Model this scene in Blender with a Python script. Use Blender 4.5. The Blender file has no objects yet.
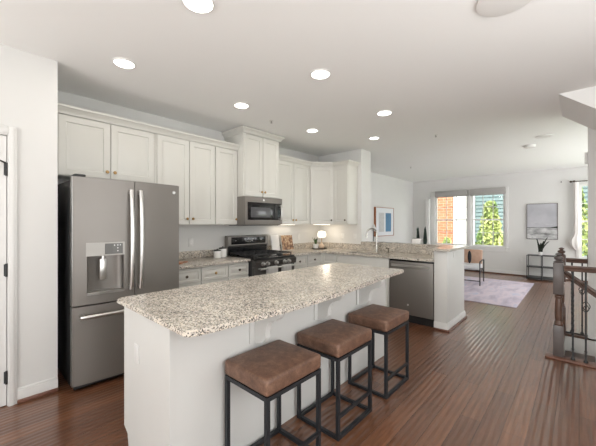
import bpy, bmesh, math, random
from mathutils import Vector, Matrix
random.seed(7)
PI = math.pi
scene = bpy.context.scene
COL = scene.collection

# ------------------------------------------------------------------ camera
cd = bpy.data.cameras.new('camera')
cam = bpy.data.objects.new('camera', cd)
COL.objects.link(cam)
cam.location = (0, 0, 1.39)
cam.rotation_euler = (PI/2, 0, math.radians(42.457) - PI/2)
cd.sensor_width = 36
cd.lens = 307.2/596*36
cd.shift_y = 0.4/596
cd.clip_start = 0.02
cd.clip_end = 300
scene.camera = cam

# ------------------------------------------------------------------ world, sun, large lights, exposure
scene.view_settings.view_transform = 'Standard'
scene.view_settings.look = 'None'
scene.view_settings.gamma = 1
scene.view_settings.use_curve_mapping = False
scene.view_settings.exposure = -0.18
world = bpy.data.worlds.new('world')
scene.world = world
world.use_nodes = True
bg = world.node_tree.nodes['Background']
bg.inputs[0].default_value = (0.97, 0.98, 0.985, 1)
bg.inputs[1].default_value = 4.6

def sunlamp(rot, energy):
    l = bpy.data.lights.new('sun', 'SUN'); l.energy = energy; l.angle = 0.03; l.color = (1, .95, .86)
    o = bpy.data.objects.new('sun', l); COL.objects.link(o); o.rotation_euler = rot
sunlamp((math.radians(42), 0, math.radians(-70)), 7.5)

def area(name, loc, direction, sx, sy, power, color=(1, 1, 1), shape='RECTANGLE', spread=PI):
    l = bpy.data.lights.new(name, 'AREA'); l.shape = shape; l.size = sx; l.size_y = sy
    l.energy = power; l.color = color; l.spread = spread
    o = bpy.data.objects.new(name, l); COL.objects.link(o); o.location = loc
    o.rotation_euler = Vector(direction).to_track_quat('-Z', 'Y').to_euler()
    return o
# fill lamps added in unseen openings behind and beside the camera, tilted upward
area('fill_rear', (-2.9, 0.9, 1.45), (1, 0, 1.1), 3.4, 2.1, 50, (1, .985, .96), spread=2.3)
area('fill_side', (1.1, -1.40, 1.3), (0, 1, 2.2), 2.8, 1.9, 21, (1, .98, .95), spread=2.3)
area('fill_living', (7.6, -1.42, 1.35), (0, 1, .4), 3.6, 2.2, 24, (.97, .985, 1.0), spread=2.3)

# ------------------------------------------------------------------ materials
def nodes_of(name):
    m = bpy.data.materials.new(name); m.use_nodes = True
    nt = m.node_tree
    return m, nt, nt.nodes['Principled BSDF']
def mat(name, col, rough=.5, metal=0, spec=.5, noise=None, bump=None, emit=None, sheen=0):
    m, nt, b = nodes_of(name)
    b.inputs['Base Color'].default_value = (*col, 1)
    b.inputs['Roughness'].default_value = rough
    b.inputs['Metallic'].default_value = metal
    b.inputs['Specular IOR Level'].default_value = spec
    tc = nt.nodes.new('ShaderNodeTexCoord')
    if noise:                                  # (scale, second colour, amount)
        n = nt.nodes.new('ShaderNodeTexNoise'); n.inputs['Scale'].default_value = noise[0]; n.inputs['Detail'].default_value = 4
        nt.links.new(tc.outputs['Object'], n.inputs['Vector'])
        r = nt.nodes.new('ShaderNodeValToRGB'); r.color_ramp.elements[0].position = .35; r.color_ramp.elements[1].position = .65
        r.color_ramp.elements[0].color = (*col, 1); r.color_ramp.elements[1].color = (*noise[1], 1)
        nt.links.new(n.outputs['Fac'], r.inputs[0]); nt.links.new(r.outputs[0], b.inputs['Base Color'])
    if bump:
        n = nt.nodes.new('ShaderNodeTexNoise'); n.inputs['Scale'].default_value = bump[0]; n.inputs['Detail'].default_value = 3
        nt.links.new(tc.outputs['Object'], n.inputs['Vector'])
        bp = nt.nodes.new('ShaderNodeBump'); bp.inputs['Strength'].default_value = bump[1]; bp.inputs['Distance'].default_value = bump[2]
        nt.links.new(n.outputs['Fac'], bp.inputs['Height']); nt.links.new(bp.outputs[0], b.inputs['Normal'])
    if emit:
        b.inputs['Emission Color'].default_value = (*emit[0], 1); b.inputs['Emission Strength'].default_value = emit[1]
    return m

M = {}
M['wall'] = mat('wall_paint', (.70, .695, .675), .75, noise=(3, (.69, .685, .665)), bump=(180, .05, .002))
M['ceiling'] = mat('ceiling_paint', (.90, .90, .885), .9, noise=(2, (.895, .895, .88)))
M['trim'] = mat('trim_paint', (.74, .735, .715), .4, noise=(6, (.73, .725, .705)))
M['cab'] = mat('cabinet_paint', (.66, .65, .605), .38, noise=(5, (.65, .64, .595)))
M['panel'] = mat('island_paint', (.665, .66, .635), .42, noise=(4, (.655, .65, .625)))
M['steel'] = mat('slate_steel', (.235, .218, .20), .42, .55, noise=(2, (.245, .228, .21)))
M['steel_dark'] = mat('dark_slate_steel', (.085, .08, .075), .35, .6)
M['steel_bright'] = mat('bright_steel', (.66, .65, .63), .28, 1.0)
M['steel_mid'] = mat('mid_steel', (.42, .41, .39), .3, .9)
M['nickel'] = mat('brushed_nickel', (.50, .49, .46), .25, 1.0)
M['brass'] = mat('aged_brass', (.42, .27, .12), .35, 1.0)
M['bronze'] = mat('dark_bronze', (.10, .08, .06), .4, .8)
M['black'] = mat('black_plastic', (.015, .015, .016), .4)
M['black_gloss'] = mat('black_glass', (.012, .012, .013), .08)
M['grey_glass'] = mat('grey_glass', (.10, .10, .105), .12)
M['iron'] = mat('cast_iron', (.022, .022, .023), .55, noise=(60, (.03, .03, .03)))
M['stool_metal'] = mat('stool_metal', (.028, .031, .036), .42, .4)
M['wood_dark'] = mat('dark_stained_wood', (.075, .042, .030), .28, noise=(14, (.12, .065, .045)))
M['wood_gray'] = mat('newel_wood', (.095, .08, .075), .3, noise=(10, (.115, .095, .088)))
M['shoe'] = mat('stained_shoe_moulding', (.16, .07, .045), .35)
M['white_ceramic'] = mat('white_ceramic', (.82, .81, .79), .25)
M['cream'] = mat('cream_ceramic', (.72, .56, .42), .4)
M['board'] = mat('board_wood', (.33, .13, .06), .45, noise=(30, (.42, .18, .09)))
M['cloth'] = mat('white_cotton', (.80, .79, .77), .9, bump=(120, .4, .003))
M['sheer'] = mat('sheer_curtain', (.80, .77, .745), .9, bump=(60, .3, .003))
M['shade_cloth'] = mat('roller_fabric', (.40, .385, .37), .85, bump=(200, .3, .002))
M['leaf'] = mat('leaf_green', (.035, .075, .03), .45, noise=(30, (.09, .15, .05)))
M['leaf_dark'] = mat('leaf_dark', (.012, .028, .024), .45, noise=(30, (.03, .055, .04)))
M['black_leaf'] = mat('leaf_blackish', (.012, .017, .012), .5, noise=(40, (.03, .04, .025)))
M['tan'] = mat('tan_leather', (.46, .29, .21), .6, noise=(12, (.52, .34, .25)))
M['grey_fabric'] = mat('grey_fabric', (.62, .62, .64), .9, bump=(150, .3, .003))
M['black_fabric'] = mat('black_fabric', (.012, .012, .015), .9)
M['paper'] = mat('paper', (.80, .79, .77), .7)
M['candle'] = mat('candle_wax', (.72, .62, .52), .5)
M['lamp_white'] = mat('lamp_shade_lit', (.9, .88, .84), .8, emit=((1, .9, .76), 1.4))
M['lit'] = mat('lit_lens', (1, 1, 1), .5, emit=((1, .97, .92), 7))
M['can_trim'] = mat('can_trim', (.80, .79, .77), .5)
M['led'] = mat('under_cabinet_led', (1, 1, 1), .5, emit=((1, .88, .70), 2))
M['dispenser'] = mat('dispenser_plastic', (.40, .385, .36), .45, .3)
M['dispenser_dark'] = mat('dispenser_touch_glass', (.12, .117, .11), .35, .2)
M['black_hole'] = mat('dark_recess', (.02, .02, .02), .8)

def granite(name, base, dark_amt):
    m, nt, b = nodes_of(name)
    L = nt.links
    tc = nt.nodes.new('ShaderNodeTexCoord')
    def vor(scale):
        v = nt.nodes.new('ShaderNodeTexVoronoi'); v.inputs['Scale'].default_value = scale
        L.new(tc.outputs['Object'], v.inputs['Vector']); return v
    def ramp(src, stops, interp='LINEAR'):
        r = nt.nodes.new('ShaderNodeValToRGB'); r.color_ramp.interpolation = interp
        e = r.color_ramp.elements
        e[0].position, e[0].color = stops[0][0], (*stops[0][1], 1)
        e[1].position, e[1].color = stops[1][0], (*stops[1][1], 1)
        for p, c in stops[2:]:
            q = e.new(p); q.color = (*c, 1)
        L.new(src, r.inputs[0]); return r
    v1 = vor(190); v2 = vor(90)
    sep = nt.nodes.new('ShaderNodeSeparateColor'); L.new(v1.outputs['Color'], sep.inputs[0])
    r1 = ramp(sep.outputs[0], [(0, (.03, .028, .027)), (dark_amt, (.21, .20, .185)), (dark_amt+.14, base), (.62, (base[0]*1.12, base[1]*1.1, base[2]*1.07)), (.86, (.70, .66, .60))], 'CONSTANT')
    sep2 = nt.nodes.new('ShaderNodeSeparateColor'); L.new(v2.outputs['Color'], sep2.inputs[0])
    r2 = ramp(sep2.outputs[1], [(0, (.66, .65, .64)), (.30, (1, .99, .97)), (.8, (1.0, .95, .89))], 'CONSTANT')
    n = nt.nodes.new('ShaderNodeTexNoise'); n.inputs['Scale'].default_value = 7; n.inputs['Detail'].default_value = 5
    L.new(tc.outputs['Object'], n.inputs['Vector'])
    r3 = ramp(n.outputs['Fac'], [(.35, (.86, .85, .84)), (.62, (1.06, 1.04, 1.02))])
    mx = nt.nodes.new('ShaderNodeMix'); mx.data_type = 'RGBA'; mx.blend_type = 'MULTIPLY'; mx.inputs[0].default_value = 1
    L.new(r1.outputs[0], mx.inputs[6]); L.new(r2.outputs[0], mx.inputs[7])
    my = nt.nodes.new('ShaderNodeMix'); my.data_type = 'RGBA'; my.blend_type = 'MULTIPLY'; my.inputs[0].default_value = 1
    L.new(mx.outputs[2], my.inputs[6]); L.new(r3.outputs[0], my.inputs[7])
    L.new(my.outputs[2], b.inputs['Base Color'])
    b.inputs['Roughness'].default_value = .2
    return m
M['granite'] = granite('speckled_granite', (.68, .645, .59), .11)

def floor_mat():
    m, nt, b = nodes_of('hand_scraped_hardwood')
    L = nt.links
    tc = nt.nodes.new('ShaderNodeTexCoord')
    br = nt.nodes.new('ShaderNodeTexBrick')
    br.inputs['Scale'].default_value = 1; br.inputs['Brick Width'].default_value = 1.5; br.inputs['Row Height'].default_value = .127
    br.inputs['Mortar Size'].default_value = .0011; br.inputs['Mortar Smooth'].default_value = .2; br.inputs['Bias'].default_value = 0
    br.offset = .37; br.inputs['Color1'].default_value = (0, 0, 0, 1); br.inputs['Color2'].default_value = (1, 1, 1, 1)
    br.inputs['Mortar'].default_value = (.5, .5, .5, 1)
    L.new(tc.outputs['Object'], br.inputs['Vector'])
    mp = nt.nodes.new('ShaderNodeMapping'); mp.inputs['Scale'].default_value = (1.4, 22, 1)
    L.new(tc.outputs['Object'], mp.inputs[0])
    n = nt.nodes.new('ShaderNodeTexNoise'); n.inputs['Scale'].default_value = 2.2; n.inputs['Detail'].default_value = 7; n.inputs['Roughness'].default_value = .65
    L.new(mp.outputs[0], n.inputs['Vector'])
    r = nt.nodes.new('ShaderNodeValToRGB'); e = r.color_ramp.elements
    e[0].position = 0; e[0].color = (.130, .054, .027, 1); e[1].position = 1; e[1].color = (.21, .090, .044, 1)
    q = e.new(.5); q.color = (.168, .071, .035, 1)
    L.new(br.outputs['Color'], r.inputs[0])
    g = nt.nodes.new('ShaderNodeValToRGB'); g.color_ramp.elements[0].position = .3; g.color_ramp.elements[0].color = (.62, .6, .58, 1)
    g.color_ramp.elements[1].position = .7; g.color_ramp.elements[1].color = (1.15, 1.12, 1.1, 1)
    L.new(n.outputs['Fac'], g.inputs[0])
    mx = nt.nodes.new('ShaderNodeMix'); mx.data_type = 'RGBA'; mx.blend_type = 'MULTIPLY'; mx.inputs[0].default_value = 1
    L.new(r.outputs[0], mx.inputs[6]); L.new(g.outputs[0], mx.inputs[7])
    dk = nt.nodes.new('ShaderNodeMix'); dk.data_type = 'RGBA'; L.new(br.outputs['Fac'], dk.inputs[0])
    L.new(mx.outputs[2], dk.inputs[6]); dk.inputs[7].default_value = (.015, .008, .006, 1)
    L.new(dk.outputs[2], b.inputs['Base Color'])
    # hand scraped ridges along the boards plus board joints
    wv = nt.nodes.new('ShaderNodeTexWave'); wv.wave_type = 'BANDS'; wv.bands_direction = 'Y'; wv.wave_profile = 'SIN'
    mp2 = nt.nodes.new('ShaderNodeMapping'); mp2.inputs['Scale'].default_value = (.35, 1, 1)
    L.new(tc.outputs['Object'], mp2.inputs[0]); L.new(mp2.outputs[0], wv.inputs['Vector'])
    wv.inputs['Scale'].default_value = 7.4; wv.inputs['Distortion'].default_value = 1.6; wv.inputs['Detail'].default_value = 1.5; wv.inputs['Detail Scale'].default_value = .8
    mp3 = nt.nodes.new('ShaderNodeMapping'); mp3.inputs['Scale'].default_value = (9, 14, 1)
    L.new(tc.outputs['Object'], mp3.inputs[0])
    n2 = nt.nodes.new('ShaderNodeTexNoise'); n2.inputs['Scale'].default_value = 1.0; n2.inputs['Detail'].default_value = 2
    L.new(mp3.outputs[0], n2.inputs['Vector'])
    ad = nt.nodes.new('ShaderNodeMath'); ad.operation = 'MULTIPLY_ADD'; ad.inputs[1].default_value = .8
    L.new(n2.outputs['Fac'], ad.inputs[0]); L.new(wv.outputs['Fac'], ad.inputs[2])
    sub = nt.nodes.new('ShaderNodeMath'); sub.operation = 'SUBTRACT'; L.new(ad.outputs[0], sub.inputs[0]); L.new(br.outputs['Fac'], sub.inputs[1])
    bp = nt.nodes.new('ShaderNodeBump'); bp.inputs['Strength'].default_value = .6; bp.inputs['Distance'].default_value = .0028
    L.new(sub.outputs[0], bp.inputs['Height']); L.new(bp.outputs[0], b.inputs['Normal']); L.new(bp.outputs[0], b.inputs['Coat Normal'])
    b.inputs['Roughness'].default_value = .28; b.inputs['IOR'].default_value = 1.55
    b.inputs['Coat Weight'].default_value = .55; b.inputs['Coat Roughness'].default_value = .13; b.inputs['Coat IOR'].default_value = 1.7
    return m
M['floor'] = floor_mat()

def leather():
    m, nt, b = nodes_of('brown_distressed_leather'); L = nt.links
    tc = nt.nodes.new('ShaderNodeTexCoord')
    n = nt.nodes.new('ShaderNodeTexNoise'); n.inputs['Scale'].default_value = 13; n.inputs['Detail'].default_value = 10; n.inputs['Roughness'].default_value = .85
    L.new(tc.outputs['Object'], n.inputs['Vector'])
    r = nt.nodes.new('ShaderNodeValToRGB'); e = r.color_ramp.elements
    e[0].position = .36; e[0].color = (.075, .040, .026, 1); e[1].position = .68; e[1].color = (.27, .155, .10, 1)
    q = e.new(.5); q.color = (.145, .075, .048, 1)
    L.new(n.outputs['Fac'], r.inputs[0]); L.new(r.outputs[0], b.inputs['Base Color'])
    n2 = nt.nodes.new('ShaderNodeTexNoise'); n2.inputs['Scale'].default_value = 90; n2.inputs['Detail'].default_value = 4
    L.new(tc.outputs['Object'], n2.inputs['Vector'])
    bp = nt.nodes.new('ShaderNodeBump'); bp.inputs['Strength'].default_value = .3; bp.inputs['Distance'].default_value = .002
    L.new(n2.outputs['Fac'], bp.inputs['Height']); L.new(bp.outputs[0], b.inputs['Normal'])
    b.inputs['Roughness'].default_value = .48
    return m
M['leather'] = leather()

def glass():
    m = bpy.data.materials.new('window_glass'); m.use_nodes = True; nt = m.node_tree; nt.nodes.clear()
    o = nt.nodes.new('ShaderNodeOutputMaterial'); t = nt.nodes.new('ShaderNodeBsdfTransparent'); g = nt.nodes.new('ShaderNodeBsdfGlossy')
    t.inputs[0].default_value = (.97, .98, .98, 1); g.inputs['Roughness'].default_value = .02
    x = nt.nodes.new('ShaderNodeMixShader'); x.inputs[0].default_value = .05
    nt.links.new(t.outputs[0], x.inputs[1]); nt.links.new(g.outputs[0], x.inputs[2]); nt.links.new(x.outputs[0], o.inputs[0])
    return m
M['glass'] = glass()

def ramp_noise(name, scale_vec, scale, stops, rough=.8, detail=6, distortion=0):
    m, nt, b = nodes_of(name); L = nt.links
    tc = nt.nodes.new('ShaderNodeTexCoord'); mp = nt.nodes.new('ShaderNodeMapping'); mp.inputs['Scale'].default_value = scale_vec
    L.new(tc.outputs['Object'], mp.inputs[0])
    n = nt.nodes.new('ShaderNodeTexNoise'); n.inputs['Scale'].default_value = scale; n.inputs['Detail'].default_value = detail
    n.inputs['Distortion'].default_value = distortion
    L.new(mp.outputs[0], n.inputs['Vector'])
    r = nt.nodes.new('ShaderNodeValToRGB'); e = r.color_ramp.elements
    e[0].position, e[0].color = stops[0][0], (*stops[0][1], 1); e[1].position, e[1].color = stops[-1][0], (*stops[-1][1], 1)
    for p, c in stops[1:-1]:
        q = e.new(p); q.color = (*c, 1)
    L.new(n.outputs['Fac'], r.inputs[0]); L.new(r.outputs[0], b.inputs['Base Color']); b.inputs['Roughness'].default_value = rough
    return m
M['rug'] = ramp_noise('faded_rug', (1, 3.2, 1), 1.6, [(.3, (.36, .31, .37)), (.45, (.47, .42, .50)), (.55, (.58, .50, .55)), (.7, (.44, .45, .56))], .95, 8, .6)
M['art_sky'] = ramp_noise('abstract_sky', (1, 1, 1), 2.0, [(.3, (.40, .40, .43)), (.6, (.52, .52, .55)), (.75, (.64, .64, .66))])
M['art_water'] = ramp_noise('abstract_water', (1, 3, 7), 1.4, [(.3, (.16, .16, .16)), (.45, (.42, .42, .42)), (.6, (.66, .66, .66)), (.75, (.28, .29, .28))], .8, 8)
M['art_cloud'] = mat('art_cloud_band', (.56, .56, .58), .7, noise=(9, (.44, .44, .47)))
M['art_grey'] = ramp_noise('art_grey_block', (1, 1, 1), 30, [(.35, (.50, .50, .49)), (.65, (.60, .60, .59))])
M['art_blue'] = mat('art_blue_block', (.085, .20, .34), .6, noise=(8, (.10, .23, .37)))
M['art_paper'] = mat('art_paper', (.72, .74, .76), .6)
M['food'] = ramp_noise('food_photo', (1, 1, 1), 22, [(.32, (.05, .03, .02)), (.45, (.24, .11, .05)), (.55, (.45, .28, .15)), (.7, (.60, .48, .34))], .4, 3)
M['foliage'] = mat('garden_foliage', (.14, .24, .06), .6, noise=(1.3, (.50, .54, .20)))
M['grass'] = mat('lawn', (.14, .24, .06), .9, noise=(2, (.2, .3, .1)))

def brick_mat():
    m, nt, b = nodes_of('orange_brick'); L = nt.links
    tc = nt.nodes.new('ShaderNodeTexCoord'); mp = nt.nodes.new('ShaderNodeMapping'); mp.inputs['Rotation'].default_value = (0, PI/2, 0)
    sp = nt.nodes.new('ShaderNodeSeparateXYZ'); cb = nt.nodes.new('ShaderNodeCombineXYZ')
    L.new(tc.outputs['Object'], sp.inputs[0]); L.new(sp.outputs[1], cb.inputs[0]); L.new(sp.outputs[2], cb.inputs[1])
    br = nt.nodes.new('ShaderNodeTexBrick'); br.inputs['Scale'].default_value = 1; br.inputs['Brick Width'].default_value = .44
    br.inputs['Row Height'].default_value = .15; br.inputs['Mortar Size'].default_value = .012
    br.inputs['Color1'].default_value = (.30, .095, .04, 1); br.inputs['Color2'].default_value = (.35, .135, .065, 1); br.inputs['Mortar'].default_value = (.50, .33, .23, 1)
    L.new(cb.outputs[0], br.inputs['Vector']); L.new(br.outputs['Color'], b.inputs['Base Color']); b.inputs['Roughness'].default_value = .9
    return m
M['brick'] = brick_mat()
M['siding'] = mat('teal_siding', (.11, .165, .168), .6)

# ------------------------------------------------------------------ mesh helpers
class MB:
    def __init__(s): s.bm = bmesh.new()
    def box(s, x0, y0, z0, x1, y1, z1, bev=0, seg=2):
        r = bmesh.ops.create_cube(s.bm, size=1)
        vs = r['verts']
        sx, sy, sz = abs(x1-x0), abs(y1-y0), abs(z1-z0)
        for v in vs:
            v.co = Vector(((x0+x1)/2+v.co.x*sx, (y0+y1)/2+v.co.y*sy, (z0+z1)/2+v.co.z*sz))
        if bev:
            es = list({e for v in vs for e in v.link_edges})
            bmesh.ops.bevel(s.bm, geom=es, offset=min(bev, min(sx, sy, sz)*.45), segments=seg, affect='EDGES', profile=.5)
        return s
    def cyl(s, p0, p1, r0, r1=None, n=20):
        p0, p1 = Vector(p0), Vector(p1); r1 = r0 if r1 is None else r1
        d = p1-p0
        mt = Matrix.Translation((p0+p1)/2) @ d.to_track_quat('Z', 'Y').to_matrix().to_4x4()
        bmesh.ops.create_cone(s.bm, cap_ends=True, segments=n, radius1=r0, radius2=r1, depth=d.length, matrix=mt)
        return s
    def bar(s, p0, p1, w, h=None, bev=0):
        """square bar between two points"""
        p0, p1 = Vector(p0), Vector(p1); h = h or w; d = p1-p0
        q = d.to_track_quat('X', 'Z').to_matrix().to_4x4()
        r = bmesh.ops.create_cube(s.bm, size=1); 
        for v in r['verts']: v.co = Vector((v.co.x*d.length, v.co.y*w, v.co.z*h))
        if bev:
            es = list({e for v in r['verts'] for e in v.link_edges})
            r2 = bmesh.ops.bevel(s.bm, geom=es, offset=bev, segments=2, affect='EDGES')
            vs = list({v for f in r2['faces'] for v in f.verts})
        else: vs = r['verts']
        # transform every vertex connected
        seen = set(); st = list(vs)
        while st:
            v = st.pop()
            if v in seen: continue
            seen.add(v)
            for e in v.link_edges: st.append(e.other_vert(v))
        mt = Matrix.Translation((p0+p1)/2) @ q
        for v in seen: v.co = mt @ v.co
        return s
    def lathe(s, prof, o=(0, 0, 0), n=24, sx=1, sy=1):
        o = Vector(o); rings = []
        for r, z in prof:
            if r < 1e-5: rings.append([s.bm.verts.new(o+Vector((0, 0, z)))])
            else: rings.append([s.bm.verts.new(o+Vector((sx*r*math.cos(2*PI*i/n), sy*r*math.sin(2*PI*i/n), z))) for i in range(n)])
        for a, b in zip(rings, rings[1:]):
            for i in range(n):
                j = (i+1) % n
                if len(a) == 1 and len(b) == 1: continue
                if len(a) == 1: s.bm.faces.new((a[0], b[j], b[i]))
                elif len(b) == 1: s.bm.faces.new((a[i], a[j], b[0]))
                else: s.bm.faces.new((a[i], a[j], b[j], b[i]))
        if len(rings[0]) > 1: s.bm.faces.new(rings[0][::-1])
        if len(rings[-1]) > 1: s.bm.faces.new(rings[-1])
        return s
    def tube(s, pts, r, n=12, cap=True):
        pts = [Vector(p) for p in pts]; rr = r if isinstance(r, (list, tuple)) else [r]*len(pts)
        rings = []; up = None
        for i, p in enumerate(pts):
            t = (pts[min(i+1, len(pts)-1)]-pts[max(i-1, 0)]).normalized()
            if up is None: up = t.orthogonal().normalized()
            up = (up - t*up.dot(t)).normalized(); sd = t.cross(up)
            rings.append([s.bm.verts.new(p+(up*math.cos(2*PI*k/n)+sd*math.sin(2*PI*k/n))*rr[i]) for k in range(n)])
        for a, b in zip(rings, rings[1:]):
            for k in range(n): s.bm.faces.new((a[k], a[(k+1) % n], b[(k+1) % n], b[k]))
        if cap: s.bm.faces.new(rings[0][::-1]); s.bm.faces.new(rings[-1])
        return s
    def prism(s, poly, a0, a1, axis='z', bev=0):
        """polygon (2D) extruded along an axis: z -> (x,y), x -> (y,z), y -> (x,z)"""
        def P(p, a):
            return {'z': (p[0], p[1], a), 'x': (a, p[0], p[1]), 'y': (p[0], a, p[1])}[axis]
        lo = [s.bm.verts.new(P(p, a0)) for p in poly]; hi = [s.bm.verts.new(P(p, a1)) for p in poly]
        fs = [s.bm.faces.new(lo[::-1]), s.bm.faces.new(hi)]
        n = len(poly)
        for i in range(n): fs.append(s.bm.faces.new((lo[i], lo[(i+1) % n], hi[(i+1) % n], hi[i])))
        if bev:
            es = list({e for f in fs[:2] for e in f.edges})
            bmesh.ops.bevel(s.bm, geom=es, offset=bev, segments=2, affect='EDGES')
        return s
    def sphere(s, c, r, sz=1, n=16):
        mt = Matrix.Translation(c) @ Matrix.Diagonal((1, 1, sz, 1))
        bmesh.ops.create_uvsphere(s.bm, u_segments=n, v_segments=max(6, n//2), radius=r, matrix=mt); return s
    def torus(s, c, R, r, axis='z', n=24, k=8, a0=0, a1=2*PI):
        pts = []
        for i in range(n+1):
            a = a0+(a1-a0)*i/n; u, v = R*math.cos(a), R*math.sin(a)
            pts.append(Vector(c)+Vector({'z': (u, v, 0), 'x': (0, u, v), 'y': (u, 0, v)}[axis]))
        s.tube(pts, r, k, cap=False); return s
    def panel_door(s, w, h, t=.02, frame=.055, mt=None):
        """raised panel door, front towards -Y, x 0..w, z 0..h, back at y=0"""
        b = bmesh.new()
        r = bmesh.ops.create_cube(b, size=1)
        for v in r['verts']: v.co = Vector((w/2+v.co.x*w, -t/2+v.co.y*t, h/2+v.co.z*h))
        b.faces.ensure_lookup_table()
        b.normal_update()
        f = [f for f in b.faces if f.normal.y < -.9][0]
        outer = list(f.edges)
        fr = min(frame, w*.28, h*.28)
        for th, dp in ((fr, 0), (.006, -.009), (.008, 0), (min(.034, fr*.55), .008)):
            bmesh.ops.inset_region(b, faces=[f], thickness=th, depth=dp, use_even_offset=True)
        bmesh.ops.bevel(b, geom=outer, offset=.003, segments=2, affect='EDGES')
        if mt is not None: b.transform(mt)
        me = bpy.data.meshes.new('tmp'); b.to_mesh(me); b.free(); s.bm.from_mesh(me); bpy.data.meshes.remove(me)
        return s
    def xf(s, mt): s.bm.transform(mt); return s

def finish(mb, name, material, smooth=40):
    bmesh.ops.recalc_face_normals(mb.bm, faces=mb.bm.faces)
    me = bpy.data.meshes.new(name); mb.bm.to_mesh(me); mb.bm.free()
    me.materials.append(material)
    if smooth:
        for p in me.polygons: p.use_smooth = True
        me.set_sharp_from_angle(angle=math.radians(smooth))
    return me
def root_loc(o):
    v = Vector((0, 0, 0))
    while o: v = v+o.location; o = o.parent
    return v
def part(name, mb, material, parent, local=False, label=None, kind=None):
    if not local: mb.bm.transform(Matrix.Translation(-root_loc(parent)))
    o = bpy.data.objects.new(name, finish(mb, name, M[material] if isinstance(material, str) else material))
    COL.objects.link(o); o.parent = parent
    if label: o['label'] = label
    if kind: o['kind'] = kind
    return o
def thing(name, label, cat, loc, group=None, rotz=0):
    o = bpy.data.objects.new(name, None); COL.objects.link(o); o.location = loc; o.rotation_euler = (0, 0, rotz)
    o.empty_display_size = .05
    o['label'] = label; o['category'] = cat
    if group: o['group'] = group
    return o
def single(name, mb, material, label=None, cat=None, group=None, kind=None):
    vs = [v.co for v in mb.bm.verts]
    lo = Vector([min(v[i] for v in vs) for i in range(3)]); hi = Vector([max(v[i] for v in vs) for i in range(3)])
    b = Vector(((lo.x+hi.x)/2, (lo.y+hi.y)/2, lo.z))
    mb.bm.transform(Matrix.Translation(-b))
    o = bpy.data.objects.new(name, finish(mb, name, M[material])); COL.objects.link(o); o.location = b
    if label: o['label'] = label
    if cat: o['category'] = cat
    if group: o['group'] = group
    if kind: o['kind'] = kind
    return o
def struct(name, mb, material, parent=None):
    if parent: return part(name, mb, material, parent)
    o = bpy.data.objects.new(name, finish(mb, name, M[material])); COL.objects.link(o); o['kind'] = 'structure'; return o
def copy_tree(o, parent=None):
    c = o.copy(); COL.objects.link(c)
    if parent: c.parent = parent
    for ch in o.children: copy_tree(ch, c)
    return c
RZ = lambda a: Matrix.Rotation(a, 4, 'Z')
T = Matrix.Translation

# ------------------------------------------------------------------ the setting
CE = 2.74           # ceiling
YB = 3.90           # kitchen back wall
XS = 4.88           # wall at the sink
XF = 10.0           # far wall
YR = -1.5           # right wall
f = MB()
f.box(-3.1, YR, -.02, 4.12, 4.0, 0); f.box(4.12, .13, -.02, 5.11, 4.1, 0); f.box(5.11, YR, -.02, XF, 4.1, 0)
struct('floor', f, 'floor')
struct('ceiling', MB().box(-3.2, YR-.1, CE, XF+.2, 4.2, CE+.15), 'ceiling')
struct('wall_left', MB().box(-3.1, 3.21, 0, -.60, 4.0, CE).box(.230, 3.21, 0, .537, 4.0, CE).box(-.60, 3.21, 2.06, .230, 4.0, CE).box(-.6, 3.262, 0, .230, 4.0, 2.06), 'wall')
struct('wall_kitchen', MB().box(.537, YB, 0, XS, 4.0, CE), 'wall')
struct('wall_sink', MB().box(XS, 2.91, 0, 5.22, 4.12, CE), 'wall')
struct('wall_living', MB().box(5.22, 4.03, 0, XF+.15, 4.15, CE), 'wall')
# far wall with two openings
w = MB()
OP = [(2.41, 3.33, .73, 2.26), (1.49, 2.32, .73, 2.26), (-1.15, -.005, .55, 2.33)]
w.box(XF, 3.33, 0, XF+.15, 4.15, CE)
w.box(XF, 2.32, .73, XF+.15, 2.41, 2.26); w.box(XF, 1.49, 0, XF+.15, 3.33, .73); w.box(XF, 1.49, 2.26, XF+.15, 3.33, CE)
w.box(XF, -.005, 0, XF+.15, 1.49, CE)
w.box(XF, -1.15, 0, XF+.15, -.005, .55); w.box(XF, -1.15, 2.33, XF+.15, -.005, CE); w.box(XF, YR-.1, 0, XF+.15, -1.15, CE)
struct('wall_far', w, 'wall')
# right wall, two wide openings out of the frame, added to let light in
w = MB()
w.box(-3.1, YR-.12, 0, -.4, YR, CE); w.box(2.6, YR-.12, -2.6, 5.7, YR, CE); w.box(9.5, YR-.12, 0, XF+.15, YR, CE)
for a, b in ((-.4, 2.6), (5.7, 9.5)): w.box(a, YR-.12, 0, b, YR, .3); w.box(a, YR-.12, 2.5, b, YR, CE)
struct('wall_right', w, 'wall')
w = MB()  # unseen back wall, its wide opening added to let light in
w.box(-3.2, YR, 0, -3.1, -.9, CE).box(-3.2, 2.7, 0, -3.1, 4.0, CE).box(-3.2, -.9, 0, -3.1, 2.7, .3).box(-3.2, -.9, 2.5, -3.1, 2.7, CE)
struct('wall_back', w, 'wall')
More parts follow.
